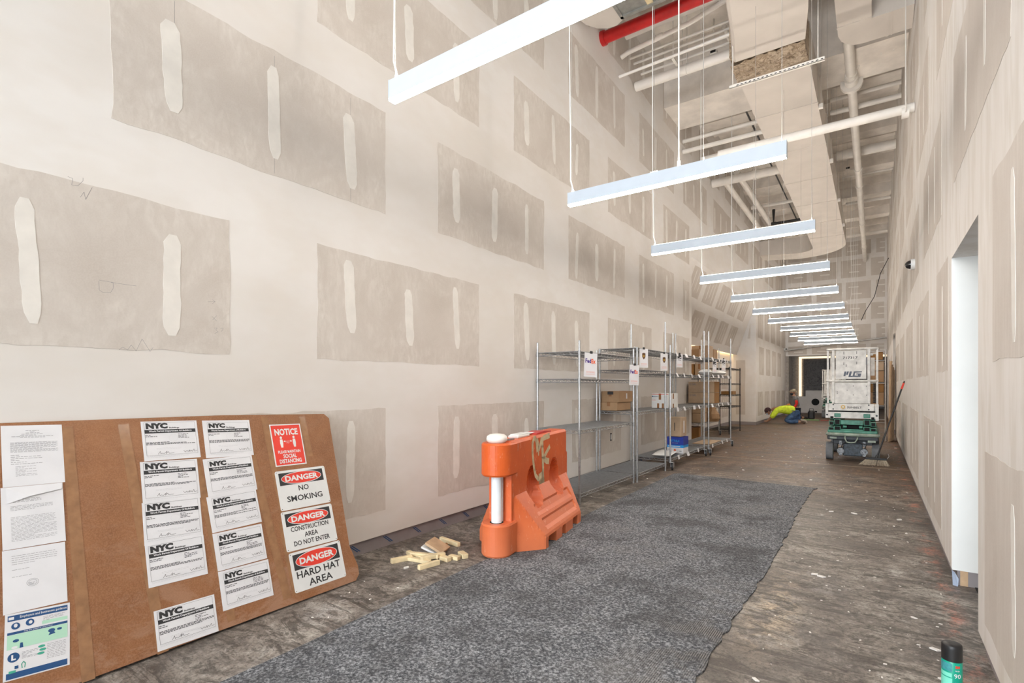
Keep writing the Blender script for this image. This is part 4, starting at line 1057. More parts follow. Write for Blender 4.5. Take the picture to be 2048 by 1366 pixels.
offcut(-2.72, 2.98, .09, .05, .03, -5, 'short pine block, first right of the heap')
offcut(-2.68, 3.04, .09, .045, .03, 5, 'short pine block, second right of the heap')
offcut(-2.66, 3.12, .10, .05, .035, -25, 'short pine block, third right of the heap, nearest the barrier')
offcut(-2.98, 3.32, .25, .035, .035, -10, 'single pine offcut behind the barrier post')
offcut(-2.90, 3.08, .16, .17, .02, 18, 'square tan board piece propped on the wood heap', 'ply', z=.05, tilt=26, cat='board')
offcut(-2.93, 3.06, .15, .17, .015, 22, 'white backed board piece under the tan square', 'signwhite', z=.03, tilt=22, cat='board')
offcut(-2.96, 3.20, .10, .04, .03, 60, 'orange brown wood stub behind the tan square', 'card3')

# ------------------------------------------------------------------ wire racks
def wire_shelf(t, x0, x1, y0, y1, z, mat, wm_=.026):
    mb = MB()
    for dz in (0, -.036):
        for a, b in (((x0, y0), (x1, y0)), ((x1, y0), (x1, y1)), ((x1, y1), (x0, y1)), ((x0, y1), (x0, y0))): mb.cyl((*a, z + dz), (*b, z + dz), .0042, 5, cap=False)
    def zig(p, q):
        L = math.dist(p, q); n = max(4, int(L / .045))
        for i in range(n):
            a = i / n; b = (i + 1) / n
            za, zb = (z, z - .036) if i % 2 else (z - .036, z)
            mb.cyl((p[0] + (q[0] - p[0]) * a, p[1] + (q[1] - p[1]) * a, za), (p[0] + (q[0] - p[0]) * b, p[1] + (q[1] - p[1]) * b, zb), .0028, 4, cap=False)
    zig((x0, y0), (x1, y0)); zig((x1, y0), (x1, y1)); zig((x1, y1), (x0, y1)); zig((x0, y1), (x0, y0))
    n = int((y1 - y0) / wm_)
    for i in range(1, n):
        y = y0 + (y1 - y0) * i / n; mb.cyl((x0, y, z), (x1, y, z), .0030, 3, cap=False)
    for k in range(1, 4):
        x = x0 + (x1 - x0) * k / 4; mb.cyl((x, y0, z - .005), (x, y1, z - .005), .0038, 4, cap=False)
    for x in (x0, x1):
        for y in (y0, y1): mb.cyl((x, y, z - .045), (x, y, z + .008), .019, 8)
    mb.build('wire_shelf', mat, t)
def rack(label, x0, x1, y0, y1, shelves, hts, mat='chrome', smat='chrome_dark', caster=False, group='chrome wire racks', zb=0.0):
    t = thing('wire_rack', label, 'rack', ((x0 + x1) / 2, (y0 + y1) / 2, 0), 0, group)
    zb = .135 if caster else 0.0
    k = 0
    for x in (x0, x1):
        for y in (y0, y1):
            h = hts[k]; k += 1; m = MB()
            m.cyl((x, y, zb), (x, y, h), .0135, 10); m.lathe([(.0135, 0), (.013, .006), (.006, .010)], 8, (x, y, h))
            if not caster: m.cyl((x, y, 0), (x, y, .02), .016, 8)
            p = m.build('post', mat, t)
            if mat != 'black':
                g = MB()
                for i in range(int((h - zb) / .05)): g.cyl((x, y, zb + .03 + i * .05), (x, y, zb + .032 + i * .05), .0138, 8, cap=False)
                g.build('grooves', 'inkgrey', p)
            if caster:
                c = MB(); a = .03 + .01 * k
                c.cyl((x + .015, y + .02, .062), (x + .041, y + .026, .062), .062, 18)
                w = c.build('caster', 'rubber', t)
                c = MB(); c.cyl((x + .012, y + .02, .062), (x + .044, y + .026, .062), .026, 10); c.box(x + .005, x + .012, y - .01, y + .035, .05, .125).box(x + .045, x + .051, y, y + .045, .05, .125).box(x - .01, x + .05, y - .02, y + .04, .122, .135); c.build('fork', mat, w)
    for z in shelves: wire_shelf(t, x0, x1, y0, y1, z, smat)
    return t
XA0, XA1 = -3.30, -2.74
rack('nearest chrome wire rack, empty, right behind the orange barrier', XA0, XA1, 5.24, 6.85, (.12, .845, 1.43, 1.745), (1.86, 1.86, 1.86, 1.86))
rack('second chrome wire rack, holding two brown cartons at middle height', XA0 + .01, XA1 + .02, 6.93, 8.12, (.12, .985, 1.58, 1.885), (1.88, 2.36, 1.88, 2.36))
rack('third chrome wire rack, on casters, with gloves carton on its bottom shelf', XA0 + .02, XA1 + .06, 8.24, 10.25, (.18, .975, 1.545, 1.885), (2.0, 2.40, 2.0, 2.40), caster=True)
rack('fourth chrome wire rack, on casters, holding the long stacked cartons', XA0 + .02, XA1 + .10, 10.42, 12.30, (.18, .975, 1.56, 1.90), (2.40, 2.40, 2.40, 2.40), caster=True)
rack('chrome wire rack full of parcels deep in the alcove', -4.05, -3.50, 13.2, 14.9, (.42, 1.0, 1.55, 2.05), (2.40, 2.50, 2.35, 2.38), caster=True)
rack('black wire rack standing in the alcove by the pale pillar', -3.88, -3.31, 15.25, 16.65, (.12, .765, 1.10, 1.42, 1.85), (1.88,) * 4, 'black', 'black', group='black wire racks')

def carton(name, label, cat, x0, x1, y0, y1, z0, z1, mat='card', tape=True, group=None, rz=0, tapemat='tape'):
    cx, cy = (x0 + x1) / 2, (y0 + y1) / 2
    t = thing(name, label, cat, (cx, cy, z0), R_(rz), group); m = t.matrix_basis.copy()
    a, b, h = (x1 - x0) / 2, (y1 - y0) / 2, z1 - z0
    MB(m).cbox(-a, a, -b, b, 0.001, h, .004).build('box', mat, t)
    fl = MB(m); fl.box(-a + .002, -.002, -b + .002, b - .002, h, h + .003).box(.002, a - .002, -b + .002, b - .002, h, h + .003); fl.build('flap', mat, t)
    if tape: MB(m).box(-.025, .025, -b - .0012, b + .0012, h * .55, h + .0045).build('tape', tapemat, t)
    return t, m, a, b, h
SB_ = 'shipping cartons'
t, m, a, b, h = carton('carton', 'brown carton on top of the pair on the second rack', 'box', -3.30, -3.02, 7.00, 7.56, 1.112, 1.27, 'card')
MB(m).box(-.04, .05, -b - .002, -b, h - .045, h).build('dark_label', 'ink', t); MB(m).box(a, a + .001, -.02, .02, .05, .13).build('label', 'paper', t)
carton('carton', 'slightly smaller brown carton beneath the other on the second rack', 'box', -3.31, -3.04, 6.98, 7.48, .992, 1.108, 'card')
t, m, a, b, h = carton('postal_box', 'white postal carton with brown tape on the third rack', 'box', -3.03, -2.75, 8.36, 8.86, .985, 1.225, 'signwhite', False)
k = MB(m)
for x in (-.03, .05): k.box(x - .018, x + .018, -b - .0015, -b, 0, .08)
k.box(-.02, .02, -b - .0015, -b, h - .10, h); k.box(a, a + .0015, -.03, .03, h - .09, h).box(a, a + .0015, -.03, .03, 0, .07); build_split(k, 'tape', 'tape', t)
pk = MB(m @ T(0, -b - .001, h) @ RX(math.pi / 2)); text_mb(pk, 'PRIORITY', w=.09, h=.018, bold=.02, loc=(-.07, -.05, 0)); poly_in(pk, [(-.135, -.04), (-.118, -.035), (-.115, -.055), (-.13, -.058)]); pk.build('blue_print', 'navy_print', t)
pk = MB(m @ T(0, -b - .001, h) @ RX(math.pi / 2)); rect(pk, -.14, -.018, .14, -.010); rect(pk, -.13, -.11, -.07, -.104); pk.build('red_print', 'signred', t)
# gloves carton
t, m, a, b, h = carton('glove_carton', 'blue and white glove carton on the third rack bottom shelf', 'box', -2.96, -2.68, 8.93, 9.22, .187, .465, 'paper', False)
blue = flat('deep_blue', (.008, .03, .32), .4, var=.03); sky = flat('sky_blue', (.01, .30, .72), .4, var=.03)
MB(m).box(-a - .001, a + .001, -b - .001, b + .001, h * .52, h + .004).build('blue_lid', blue, t); MB(m).box(-a - .0012, a + .0012, -b - .0012, b + .0012, h * .36, h * .52).build('sky_band', sky, t)
fm = m @ T(0, -b - .0015, 0) @ RX(math.pi / 2)
k = MB(fm); text_mb(k, 'NITRILE', w=.17, h=.036, bold=.01, loc=(-.01, h * .78, 0)); k.build('sky_lettering', sky, t)
k = MB(fm); text_mb(k, 'EXAM GLOVES', w=.10, h=.010, loc=(0, h * .64, 0)); textlines(k, -.12, .12, h * .42, 1, .01, .012, random.Random(2)); k.build('white_lettering', 'paper', t)
k = MB(fm); disc(k, -.005, h * .2, .02, .018); k.build('orange_spot', 'orange_text', t)
k = MB(fm); text_mb(k, 'LARGE', w=.05, h=.014, bold=.02, loc=(-.095, h * .24, 0)); text_mb(k, '1000', w=.04, h=.016, bold=.02, loc=(.09, h * .15, 0)); k.build('dark_lettering', 'ink', t)
t, m, a, b, h = carton('carton', 'tan carton with a white shipping label standing on the gloves carton', 'box', -2.95, -2.72, 8.95, 9.25, .475, .80, 'card2', False)
MB(m).box(a, a + .001, -.03, .03, .06, .27).build('label', 'paper', t); MB(m).box(-.006, .006, -b - .001, -b, .10, .24).build('slot', 'ink', t)
# long gallon cartons
for i, (z0, z1, w) in enumerate(((.985, 1.205, 'lower'), (1.212, 1.44, 'upper'))):
    t, m, a, b, h = carton('carton', '%s of two long cartons printed GAL on the fourth rack' % w, 'box', -3.30, -2.76, 11.36, 11.78, z0, z1, 'card2', False)
    k = MB(m @ T(0, -b - .001, 0) @ RX(math.pi / 2)); text_mb(k, '12 GAL.', w=.15, h=.045, bold=.01, loc=(-.17, h - .05, 0)); textlines(k, -.02, .14, h * .45 if i == 0 else h * .2, 2, .03, .008, random.Random(4)); k.build('printing', 'inkgrey', t)
    MB(m).box(a, a + .002, -b, b, .002, h).build('darker_end', 'card3', t)  # thin plate gives this end face a darker cardboard tone
carton('carton', 'small open brown tray on the black rack', 'box', -3.55, -3.25, 15.35, 15.8, 1.11, 1.20, 'card3', False)
carton('carton', 'orange brown carton on the upper alcove shelf', 'box', -4.0, -3.72, 13.3, 13.75, 1.56, 1.90, 'card3', True)
carton('carton', 'tall beige carton beside the orange brown one in the alcove', 'box', -3.70, -3.5, 13.3, 13.8, 1.56, 1.95, 'card2', True)
carton('carton', 'wide brown carton on the alcove rack top, nearest', 'box', -4.03, -3.6, 13.3, 13.85, 2.06, 2.27, 'card', True)
carton('carton', 'crumpled tall carton on the alcove rack top, middle', 'box', -3.95, -3.52, 13.9, 14.35, 2.06, 2.40, 'card2', True)
carton('carton', 'speckled carton on the alcove rack top, farthest', 'box', -3.9, -3.52, 14.4, 14.8, 2.06, 2.33, 'card', True)
carton('carton', 'flat white parcel box low in a pile in the alcove', 'box', -3.85, -3.5, 14.0, 14.5, 1.56, 1.66, 'paper', True)
carton('carton', 'flat tan parcel box upper in a pile in the alcove', 'box', -3.83, -3.52, 14.02, 14.45, 1.67, 1.78, 'card2', True)
carton('carton', 'square beige carton on the middle alcove shelf, left', 'box', -4.0, -3.75, 13.3, 13.7, 1.01, 1.33, 'card2', True)
carton('carton', 'square brown carton on the middle alcove shelf, right', 'box', -3.72, -3.5, 13.3, 13.8, 1.01, 1.30, 'card', True)
for i in range(2):
    for j in range(2):
        carton('carton', ['lower left', 'lower right', 'upper left', 'upper right'][i * 2 + j] + ' carton of four stacked low in the alcove', 'box', -4.0 + j * .25, -3.77 + j * .25, 13.25, 13.7, .43 + i * .24, .66 + i * .24, 'card2', False)
carton('carton', 'brown carton on the lowest alcove shelf, far end', 'box', -3.9, -3.55, 14.25, 14.8, .43, .75, 'card3', True)
carton('carton', 'plain carton on the floor below the alcove rack', 'box', -3.95, -3.6, 13.3, 13.8, 0.0, .3, 'card3', True)
carton('flat_carton', 'flattened cardboard piece on the fourth rack bottom shelf', 'box', -3.0, -2.66, 10.6, 11.5, .185, .20, 'card2', False)
def pillow(label, x, y, z, sx, sy, sz, rz=0, mat='signwhite', name='poly_mailer'):
    mb = MB(T(x, y, z) @ RZ(R_(rz))); n = 12; vs = []; fs = []
    rnd = random.Random(int(x * 1000) ^ int(y * 77))
    for sgn in (1, -1):
        for j in range(n + 1):
            for i in range(n + 1):
                u = i / n * 2 - 1; v = j / n * 2 - 1
                hgt = (1 - abs(u) ** 3) * (1 - abs(v) ** 3); wob = rnd.uniform(-.003, .003) * (hgt > 0)
                vs.append((u * sx / 2, v * sy / 2, max(0, sz * .5 + sgn * sz * .5 * hgt ** .6 + wob)))
    W = n + 1
    for s in (0, 1):
        for j in range(n):
            for i in range(n):
                f = (s * W * W + j * W + i, s * W * W + j * W + i + 1, s * W * W + (j + 1) * W + i + 1, s * W * W + (j + 1) * W + i); fs.append(f if s == 0 else f[::-1])
    mb.add(vs, fs, True); return tag(mb.build(name, mat), label, 'parcel')
pillow('white padded mailer lying at the near end of the third rack bottom shelf', -2.86, 8.50, .19, .30, .62, .085, 8)
pillow('white crumpled mailer bag on the fourth rack, nearer one', -2.78, 10.75, 1.565, .25, .4, .12, 10)
pillow('white crumpled mailer bag on the fourth rack, farther one', -2.74, 11.5, 1.565, .25, .45, .12, -8)
# crumpled kraft bag
mb = MB(); prof = []
rnd = random.Random(8); n = 14; rings = []
for k, (f, z) in enumerate(((.16, 0), (.19, .08), (.17, .2), (.10, .3), (.05, .36), (.11, .44))):
    rings.append([(-3.48 + f * math.cos(i / n * math.tau) * 1.1 + rnd.uniform(-.015, .015), 14.05 + f * math.sin(i / n * math.tau) + rnd.uniform(-.015, .015), .43 + z) for i in range(n)])
loft(mb, rings); tag(mb.build('kraft_bag', 'card'), 'crumpled kraft paper bag hanging over the lower alcove shelf', 'bag')
tag(MB().box(-3.1, -2.72, 8.0, 8.5, 1.89, 1.90).build('wooden_ruler', 'wood'), 'thin pale wooden strip lying across two rack tops', 'strip') if False else None

# clip-on shelf cards
rnd = random.Random(12)
def card(x, y, z, label, hang=False):
    mb = MB(T(x, y, z) @ RZ(rnd.uniform(-.12, .12)) @ RY(rnd.uniform(-.45, -.1)))
    mb.box(.006, .008, -.05, .05, -.05, .02); o = mb.build('shelf_card', 'paper'); tag(o, label, 'shelf card', 'white cards clipped to the rack shelves')
    MB(T(x, y, z)).box(.0085, .0095, -.03, .03, -.03, -.025).build('printed_line', 'inkgrey', o) if False else None
ordw = ['first', 'second', 'third', 'fourth', 'fifth', 'sixth']
for rk, xx, ya, yb, zs in (('third', XA1 + .06, 8.34, 10.15, ((.18, 'bottom'), (.975, 'middle'), (1.545, 'upper'), (1.885, 'top'))), ('fourth', XA1 + .10, 10.5, 12.2, ((.18, 'bottom'), (.975, 'middle'), (1.56, 'upper'), (1.90, 'top')))):
    for z, zn in zs:
        nn = 4 if zn != 'bottom' else 3
        for i in range(nn): card(xx + .005, ya + (yb - ya) * (i + .5 + rnd.uniform(-.2, .2)) / nn, z, '%s card from the near end on the %s shelf of the %s rack' % (ordw[i], zn, rk))
# hanging carrier signs
def hsign(x, y, ztop, label, kind, w=.20, h=.28, tilt=0):
    d = Vector((.35, .94, 0)).normalized(); nrm = Vector((d.y, -d.x, 0))
    m = Matrix.Identity(4)
    for i, c in enumerate((d, Vector((0, 0, 1)), nrm)):
        for r in range(3): m[r][i] = c[r]
    m.translation = Vector((x, y, ztop - h / 2)); m = m @ RZ(R_(tilt))
    o = thing('hanging_sign', label, 'sign', tuple(m.translation), 0, 'carrier signs hung on the racks')
    MB(m).box(-w / 2, w / 2, -h / 2, h / 2, 0, .002).build('sheet', 'paper', o)
    MB(m).box(-.02, .02, h / 2 - .01, h / 2 + .02, .001, .006).build('clip', 'ink', o)
    f = T(0, 0, .0022)
    if kind == 'fx':
        k = MB(m @ f); text_mb(k, 'Fed', w=w * .44, h=.052, bold=.035, loc=(-w * .42, h * .16, 0), align='L'); k.build('purple_lettering', 'purple_text', o)
        k = MB(m @ f); text_mb(k, 'Ex', w=w * .34, h=.052, bold=.035, loc=(w * .04, h * .16, 0), align='L'); k.build('orange_lettering', 'orange_text', o)
        k = MB(m @ f); text_mb(k, 'Express', w=w * .3, h=.014, loc=(w * .2, .01, 0)); k.build('grey_lettering', 'inkfaint', o)
    elif kind == 'ups':
        k = MB(m @ f); s = .034; poly_in(k, [(-s, .035 + s), (0, .035 + s * 1.25), (s, .035 + s), (s, .03 - s * .3), (.5 * s, .03 - s), (0, .03 - s * 1.4), (-.5 * s, .03 - s), (-s, .03 - s * .3)][::-1]); k.build('brown_shield', 'brown_print', o)
        k = MB(m @ f); text_mb(k, 'ups', w=s * 1.3, h=s * .9, bold=.02, loc=(0, .026, 0), depth=.0012); k.build('gold_lettering', 'gold_print', o)
    else:
        k = MB(m @ f); poly_in(k, [(-.05, .03), (.05, .07), (.03, .10), (-.05, .10)]); poly_in(k, [(-.05, .02), (.055, .055), (.04, .03)][::-1]); text_mb(k, 'U.S. MAIL', w=w * .5, h=.014, bold=.02, loc=(0, .005, 0)); k.build('dark_emblem', 'ink', o)
    k = MB(m @ f); text_mb(k, 'OUTGOING', w=w * .68, h=.022, loc=(0, -h * .30, 0)); rect(k, -w * .35, -h * .40, w * .35, -h * .39); k.build('red_lettering', flat('pale_red_print', (.75, .30, .24), .6, var=0), o)
hsign(-2.70, 5.44, 1.735, 'white hanging sign with purple and orange letters, on the near end of the nearest rack', 'fx', tilt=-3)
hsign(-2.70, 6.77, 1.64, 'white hanging sign with purple and orange letters, on the post between first two racks', 'fx', .19, .28, -2)
hsign(-2.69, 7.10, 1.88, 'white hanging sign with brown shield, at the near end of the second rack', 'ups', .18, .27)
hsign(-2.69, 7.97, 1.86, 'white hanging sign with brown shield, at the far end of the second rack', 'ups', .17, .27)
hsign(-2.65, 8.62, 1.88, 'white hanging sign with dark bird emblem, at the near end of the third rack', 'usps', .16, .22)
hsign(-2.61, 10.75, 1.86, 'white hanging sign with dark emblem, lower one at the fourth rack', 'usps', .13, .24)
hsign(-2.61, 11.5, 1.92, 'white hanging sign with dark emblem, higher one at the fourth rack', 'usps', .14, .26)
# wall outlet
ot = thing('wall_outlet', 'white receptacle in a dark cut-out low on the left wall behind the racks', 'outlet', (LX, 7.45, .55))
MB().box(LX - .02, LX + .003, 7.42, 7.48, .50, .62).build('cutout', 'ink', ot); MB().box(LX, LX + .008, 7.435, 7.465, .52, .60).build('receptacle', 'signwhite', ot)

# ------------------------------------------------------------------ scissor lift
def make_lift(label, extra=True):
    t = thing('scissor_lift', label, 'lift', (-.34, 11.05, 0))
    X = lambda x: -.735 + .001425 * (x - 112); Z = lambda y: max(0.0, 2.178 - y * .001713)
    FY = 11.05; BY = FY + 1.85
    def zb(mb, x0, y0, x1, y1, d0=0.0, d1=.03, c=0): return (mb.cbox(X(x0), X(x1), FY + d0, FY + d1, Z(y1), Z(y0), c) if c else mb.box(X(x0), X(x1), FY + d0, FY + d1, Z(y1), Z(y0)))
    # guard rail
    g = MB(); r = .019
    for y in (97, 431):
        z = Z(y); g.tube([(X(130), BY - .1, z), (X(130), FY + .03, z), (X(145), FY, z), (X(645), FY, z), (X(658), FY + .03, z), (X(658), BY - .1, z), (X(130), BY - .1, z)], r, 8)
    g.build('guard_rail', 'liftwhite', t)
    for x, y1, y in ((138, FY + .03, 0), (655, FY + .03, 0), (138, BY - .1, 0), (655, BY - .1, 0), (138, (FY + BY) / 2, 0), (655, (FY + BY) / 2, 0)):
        MB().cbox(X(x) - .016, X(x) + .016, y1 - .016, y1 + .016, Z(665), Z(100), .003).build('rail_post', 'liftwhite', t)
    for x in (197, 570): zb(MB(), x - 15, 100, x + 15, 662, -.012, .02, .004).build('gate_post', 'liftwhite', t)
    p = zb(MB(), 222, 112, 545, 410, .015, .03, .004).build('sign_panel', 'liftwhite', t)
    if extra:
        fm = T(X(377), FY + .0145, Z(188)) @ RX(math.pi / 2)
        k = MB(fm); text_mb(k, '717317', w=.225, h=.045, bold=.02, loc=(0, 0, 0)); k.build('number', 'ink', p)
        fm = T(X(400), FY + .0145, Z(360)) @ RX(math.pi / 2)
        k = MB(fm); gb = .26
        poly_in(k, [(-.135, -.035), (-.105, -.035), (-.085, .05), (-.118, .05)]); poly_in(k, [(-.095, -.01), (-.065, -.01), (-.05, .05), (-.08, .05)])
        poly_in(k, [(-.06, -.05), (.0, -.05), (.004, -.028), (-.024, -.028), (-.005, .05), (-.04, .05)])
        poly_in(k, [(.0, -.05), (.12, -.05), (.135, .012), (.06, .012), (.056, -.006), (.085, -.006), (.081, -.026), (.034, -.026), (.042, .026), (.138, .03), (.143, .05), (.022, .05)])
        k.build('maker_logo', 'navy_grey', p)
        k = MB(T(X(377), FY + .014, 0))
        for x, y in ((310, 122), (445, 122), (310, 235), (445, 230), (335, 255)): k.box(X(x) - X(377) - .004, X(x) - X(377) + .004, 0, .001, Z(y + 28), Z(y))
        build_split(k, 'slots', 'ink', p)
    p = zb(MB(), 214, 447, 588, 665, .012, .028, .004).build('lower_panel', 'liftwhite', t)
    k = MB()
    for x, y in ((410, 483), (545, 485), (410, 577), (548, 577), (345, 527), (240, 545), (240, 560)): k.box(X(x) - .006, X(x) + .006, FY + .010, FY + .0125, Z(y) - .006, Z(y) + .006)
    build_split(k, 'bolt_holes', 'ink', p)
    zb(MB(), 147, 185, 186, 372, .5, .52).build('side_panel', 'liftwhite', t); zb(MB(), 588, 180, 630, 372, .5, .52).build('side_panel', 'liftwhite', t)
    zb(MB(), 560, 140, 615, 168, .08, .16, .008).build('control_box', 'liftwhite', t)
    if extra: zb(MB(), 540, 190, 562, 262, .006, .012).build('warning_label', 'inkgrey', t)
    # coiled hose
    k = MB(); pts = []
    for i in range(160):
        q = i / 159; a = q * 15 * math.tau; pts.append((X(634) + .032 * math.cos(a), FY + .07 + .03 * math.sin(a), Z(660) + q * (Z(455) - Z(660))))
    k.tube(pts, .0065, 5); k.build('coiled_cable', 'rubber', t)
    # platform
    MB().box(X(125), X(660), FY + .03, BY - .05, Z(745), Z(700)).build('platform_deck', 'liftwhite', t)
    p = zb(MB(), 145, 668, 625, 742, -.03, .0, .006).build('name_plate', 'liftwhite', t)
    k = MB()
    for x in (198, 570):
        for y in (680, 726): k.cyl((X(x), FY - .034, Z(y)), (X(x), FY - .03, Z(y)), .012, 10)
    build_split(k, 'bolts', 'liftdark', p)
    if extra:
        fm = T(X(422), FY - .031, Z(710)) @ RX(math.pi / 2); k = MB(fm); text_mb(k, 'SUNBELT', w=.215, h=.035, bold=.02, loc=(0, .006, 0)); text_mb(k, 'RENTALS', w=.07, h=.009, loc=(0, -.022, 0)); k.build('plate_lettering', 'ink', p)
        k = MB(T(X(303), FY - .031, Z(703)) @ RX(math.pi / 2)); n = 10; pts = []
        for i in range(n * 2): rr_ = .044 if i % 2 == 0 else .026; pts.append((rr_ * math.cos(i * math.pi / n), rr_ * math.sin(i * math.pi / n)))
        poly_in(k, pts); k.build('sun_emblem', 'gold_print', p); k = MB(T(X(303), FY - .0318, Z(703)) @ RX(math.pi / 2)); disc(k, 0, 0, .017, .017); k.build('sun_centre', 'liftwhite', p)
    zb(MB(), 112, 668, 142, 822, -.01, .02).build('corner_plate', 'liftwhite', t); zb(MB(), 636, 668, 670, 838, -.01, .02).build('corner_plate', 'liftwhite', t)
    zb(MB(), 140, 757, 640, 822, .0, .03, .004).build('platform_skirt', 'liftwhite', t)
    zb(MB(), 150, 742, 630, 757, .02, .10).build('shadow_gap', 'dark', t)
    k = MB()
    for x in (130, 650): k.cyl((X(x), FY - .016, Z(788)), (X(x), FY - .01, Z(788)), .016, 10)
    build_split(k, 'pivot_bolts', 'liftdark', t)
    MB().box(X(118), X(128), FY, BY, Z(822), Z(690)).box(X(655), X(665), FY, BY, Z(822), Z(690)).build('side_skirts', 'liftwhite', t)
    # folded scissor arms: tubes seen end-on
    def arm(x0, y0, x1, y1, op=True, d=0.0):
        p = MB(); p.cbox(X(x0), X(x1), FY + d, BY - .15, Z(y1), Z(y0), .006); q = p.build('scissor_arm', 'liftgreen', t)
        if op: MB().box(X(x0) + .010, X(x1) - .010, FY + d - .0015, FY + d, Z(y1) + .010, Z(y0) - .008).build('open_end', 'dark', q)
        e = MB().cyl((X(x0) - .004, FY + d + .05, (Z(y0) + Z(y1)) / 2 + .03), (X(x1) + .004, FY + d + .05, (Z(y0) + Z(y1)) / 2 + .03), .018, 10); e.build('pivot_pin', 'liftgrey', q)
    for m_ in (0, 1):
        fx = (lambda a: a) if not m_ else (lambda a: 792 - a)
        def A(x0, y0, x1, y1, **k): a, b = sorted((fx(x0), fx(x1))); arm(a, y0, b, y1, **k)
        A(208, 772, 276, 812, op=False, d=-.02); A(208, 832, 274, 892); A(206, 905, 276, 968, d=-.01)
        A(160, 800, 204, 838); A(150, 858, 204, 902, d=.01); A(146, 918, 206, 968, d=-.01)
    for y0, y1, dd in ((842, 890, .03), (935, 958, .02), (962, 985, .0)): zb(MB(), 276, y0, 512, y1, dd, dd + .04, .004).build('cross_tube', 'liftgreen', t)
    k = MB(); k.cyl((X(300), FY + .03, Z(912)), (X(340), FY + .03, Z(912)), .025, 10).cyl((X(470), FY + .03, Z(912)), (X(505), FY + .03, Z(912)), .025, 10); build_split(k, 'cylinder_pins', 'liftgreen', t)
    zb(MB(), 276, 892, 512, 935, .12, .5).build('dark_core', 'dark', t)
    # chassis tray
    zb(MB(), 114, 975, 684, 1008, -.06, 1.78, .022).build('tray', 'liftgrey', t); zb(MB(), 135, 945, 660, 978, -.02, 1.70, .015).build('tray_top', 'liftgreen', t)
    zb(MB(), 132, 1008, 668, 1050, -.03, 1.72, .012).build('chassis', 'liftdark', t)
    k = MB()
    zb(k, 160, 1020, 235, 1038, -.036, -.028); zb(k, 560, 1042, 640, 1062, -.05, -.028); build_split(k, 'light_plates', 'liftgrey', t)
    MB().tube([(X(325), FY - .03, Z(1012)), (X(325), FY - .09, Z(1030)), (X(345), FY - .10, Z(1066)), (X(385), FY - .10, Z(1072)), (X(430), FY - .10, Z(1066)), (X(455), FY - .09, Z(1030)), (X(455), FY - .03, Z(1012))], .011, 8).build('tow_loop', 'liftgrey', t)
    zb(MB(), 300, 1085, 505, 1215, .04, .22, .01).build('axle_housing', flat('lift_housing', (.03, .045, .06), .5, var=.3, vs=30) if extra else 'liftdark', t)
    zb(MB(), 190, 1045, 610, 1100, .08, .3, .01).build('axle_beam', 'liftdark', t)
    for x0, x1 in ((240, 312), (485, 560)):
        k = MB(); xc = (X(x0) + X(x1)) / 2; k.cyl((xc, FY - .02, Z(1165)), (xc, FY + .14, Z(1165)), .055, 12).cyl((xc, FY - .045, Z(1195)), (xc, FY + .02, Z(1195)), .03, 8).box(xc - .02, xc + .02, FY, FY + .05, Z(1110), Z(1060)); k.build('drive_motor', 'motorgrey', t)
        MB().tube([(xc, FY + .0, Z(1150)), (xc + .03, FY - .03, Z(1090)), (xc + (.1 if x0 < 300 else -.1), FY + .02, Z(1065))], .011, 6).build('hose', 'rubber', t)
    for y in (FY + .16, BY - .3):
        for x0, x1 in ((108, 196), (597, 685)):
            k = MB(); zc = .16; k.cyl((X(x0) + .008, y, zc), (X(x1) - .008, y, zc), .16, 28, cap=True); w = k.build('wheel', 'lifttyre', t)
            for xe, sg in ((X(x0), 1), (X(x1), -1)): MB().cyl((xe + .004 * sg, y, zc), (xe + .010 * sg, y, zc), .10, 16).build('hub', 'liftgrey', w)
    return t
M['motorgrey'] = flat('motor_grey', (.16, .17, .18), .45, .4, var=.4, vs=40)
M['navy_grey'] = flat('navy_grey_print', (.07, .085, .12), .5, var=.05)
lift = make_lift('white and green scissor lift numbered 717317, parked at the right wall')
lift.rotation_euler = (0, 0, 0)
l2 = make_lift('second scissor lift with green base, half hidden behind the first', False)
l2.location = (-1.42, 25.2, 0)

# ------------------------------------------------------------------ broom
br = thing('push_broom', 'angled broom with black handle and red tip leaning on the right wall', 'broom', (.03, 10.70, 0))
p0 = Vector((.03, 10.72, .13)); p1 = Vector((.405, 10.98, 1.40))
MB().tube([p0, p0.lerp(p1, .5), p0.lerp(p1, .92)], .0125, 8).build('handle', 'black', br)
MB().tube([p0.lerp(p1, .92), p1], [.0155, .0145], 8).build('grip', 'signred', br)
MB().tube([p1, p1 + (p1 - p0).normalized() * .035], [.0145, .009], 8).build('hanging_cap', 'black', br)
MB().cbox(-.13, .17, 10.68, 10.75, .10, .135, .008).tube([(.03, 10.715, .13), (.04, 10.72, .18)], [.028, .016], 8).build('head', 'rubber', br)
mb = MB(); rnd = random.Random(4)
for i in range(260):
    u = rnd.random(); v = rnd.random(); x = -.12 + .28 * u; y = 10.69 + .05 * v
    xe = -.22 + .42 * u + rnd.uniform(-.01, .01); ye = y - .03 + rnd.uniform(-.02, .03)
    mb.cyl((x, y, .105), (xe, ye, rnd.uniform(.002, .012)), .0035, 3, r1=.0022, cap=False)
mb.build('bristles', flat('straw_bristle', (.52, .44, .33), .8, var=.12, vs=40), br, kind='stuff')
MB().tube([(.17, 10.72, .12), (.20, 10.72, .17), (.185, 10.72, .21)], .004, 5).build('wire_clip', 'cable', br)

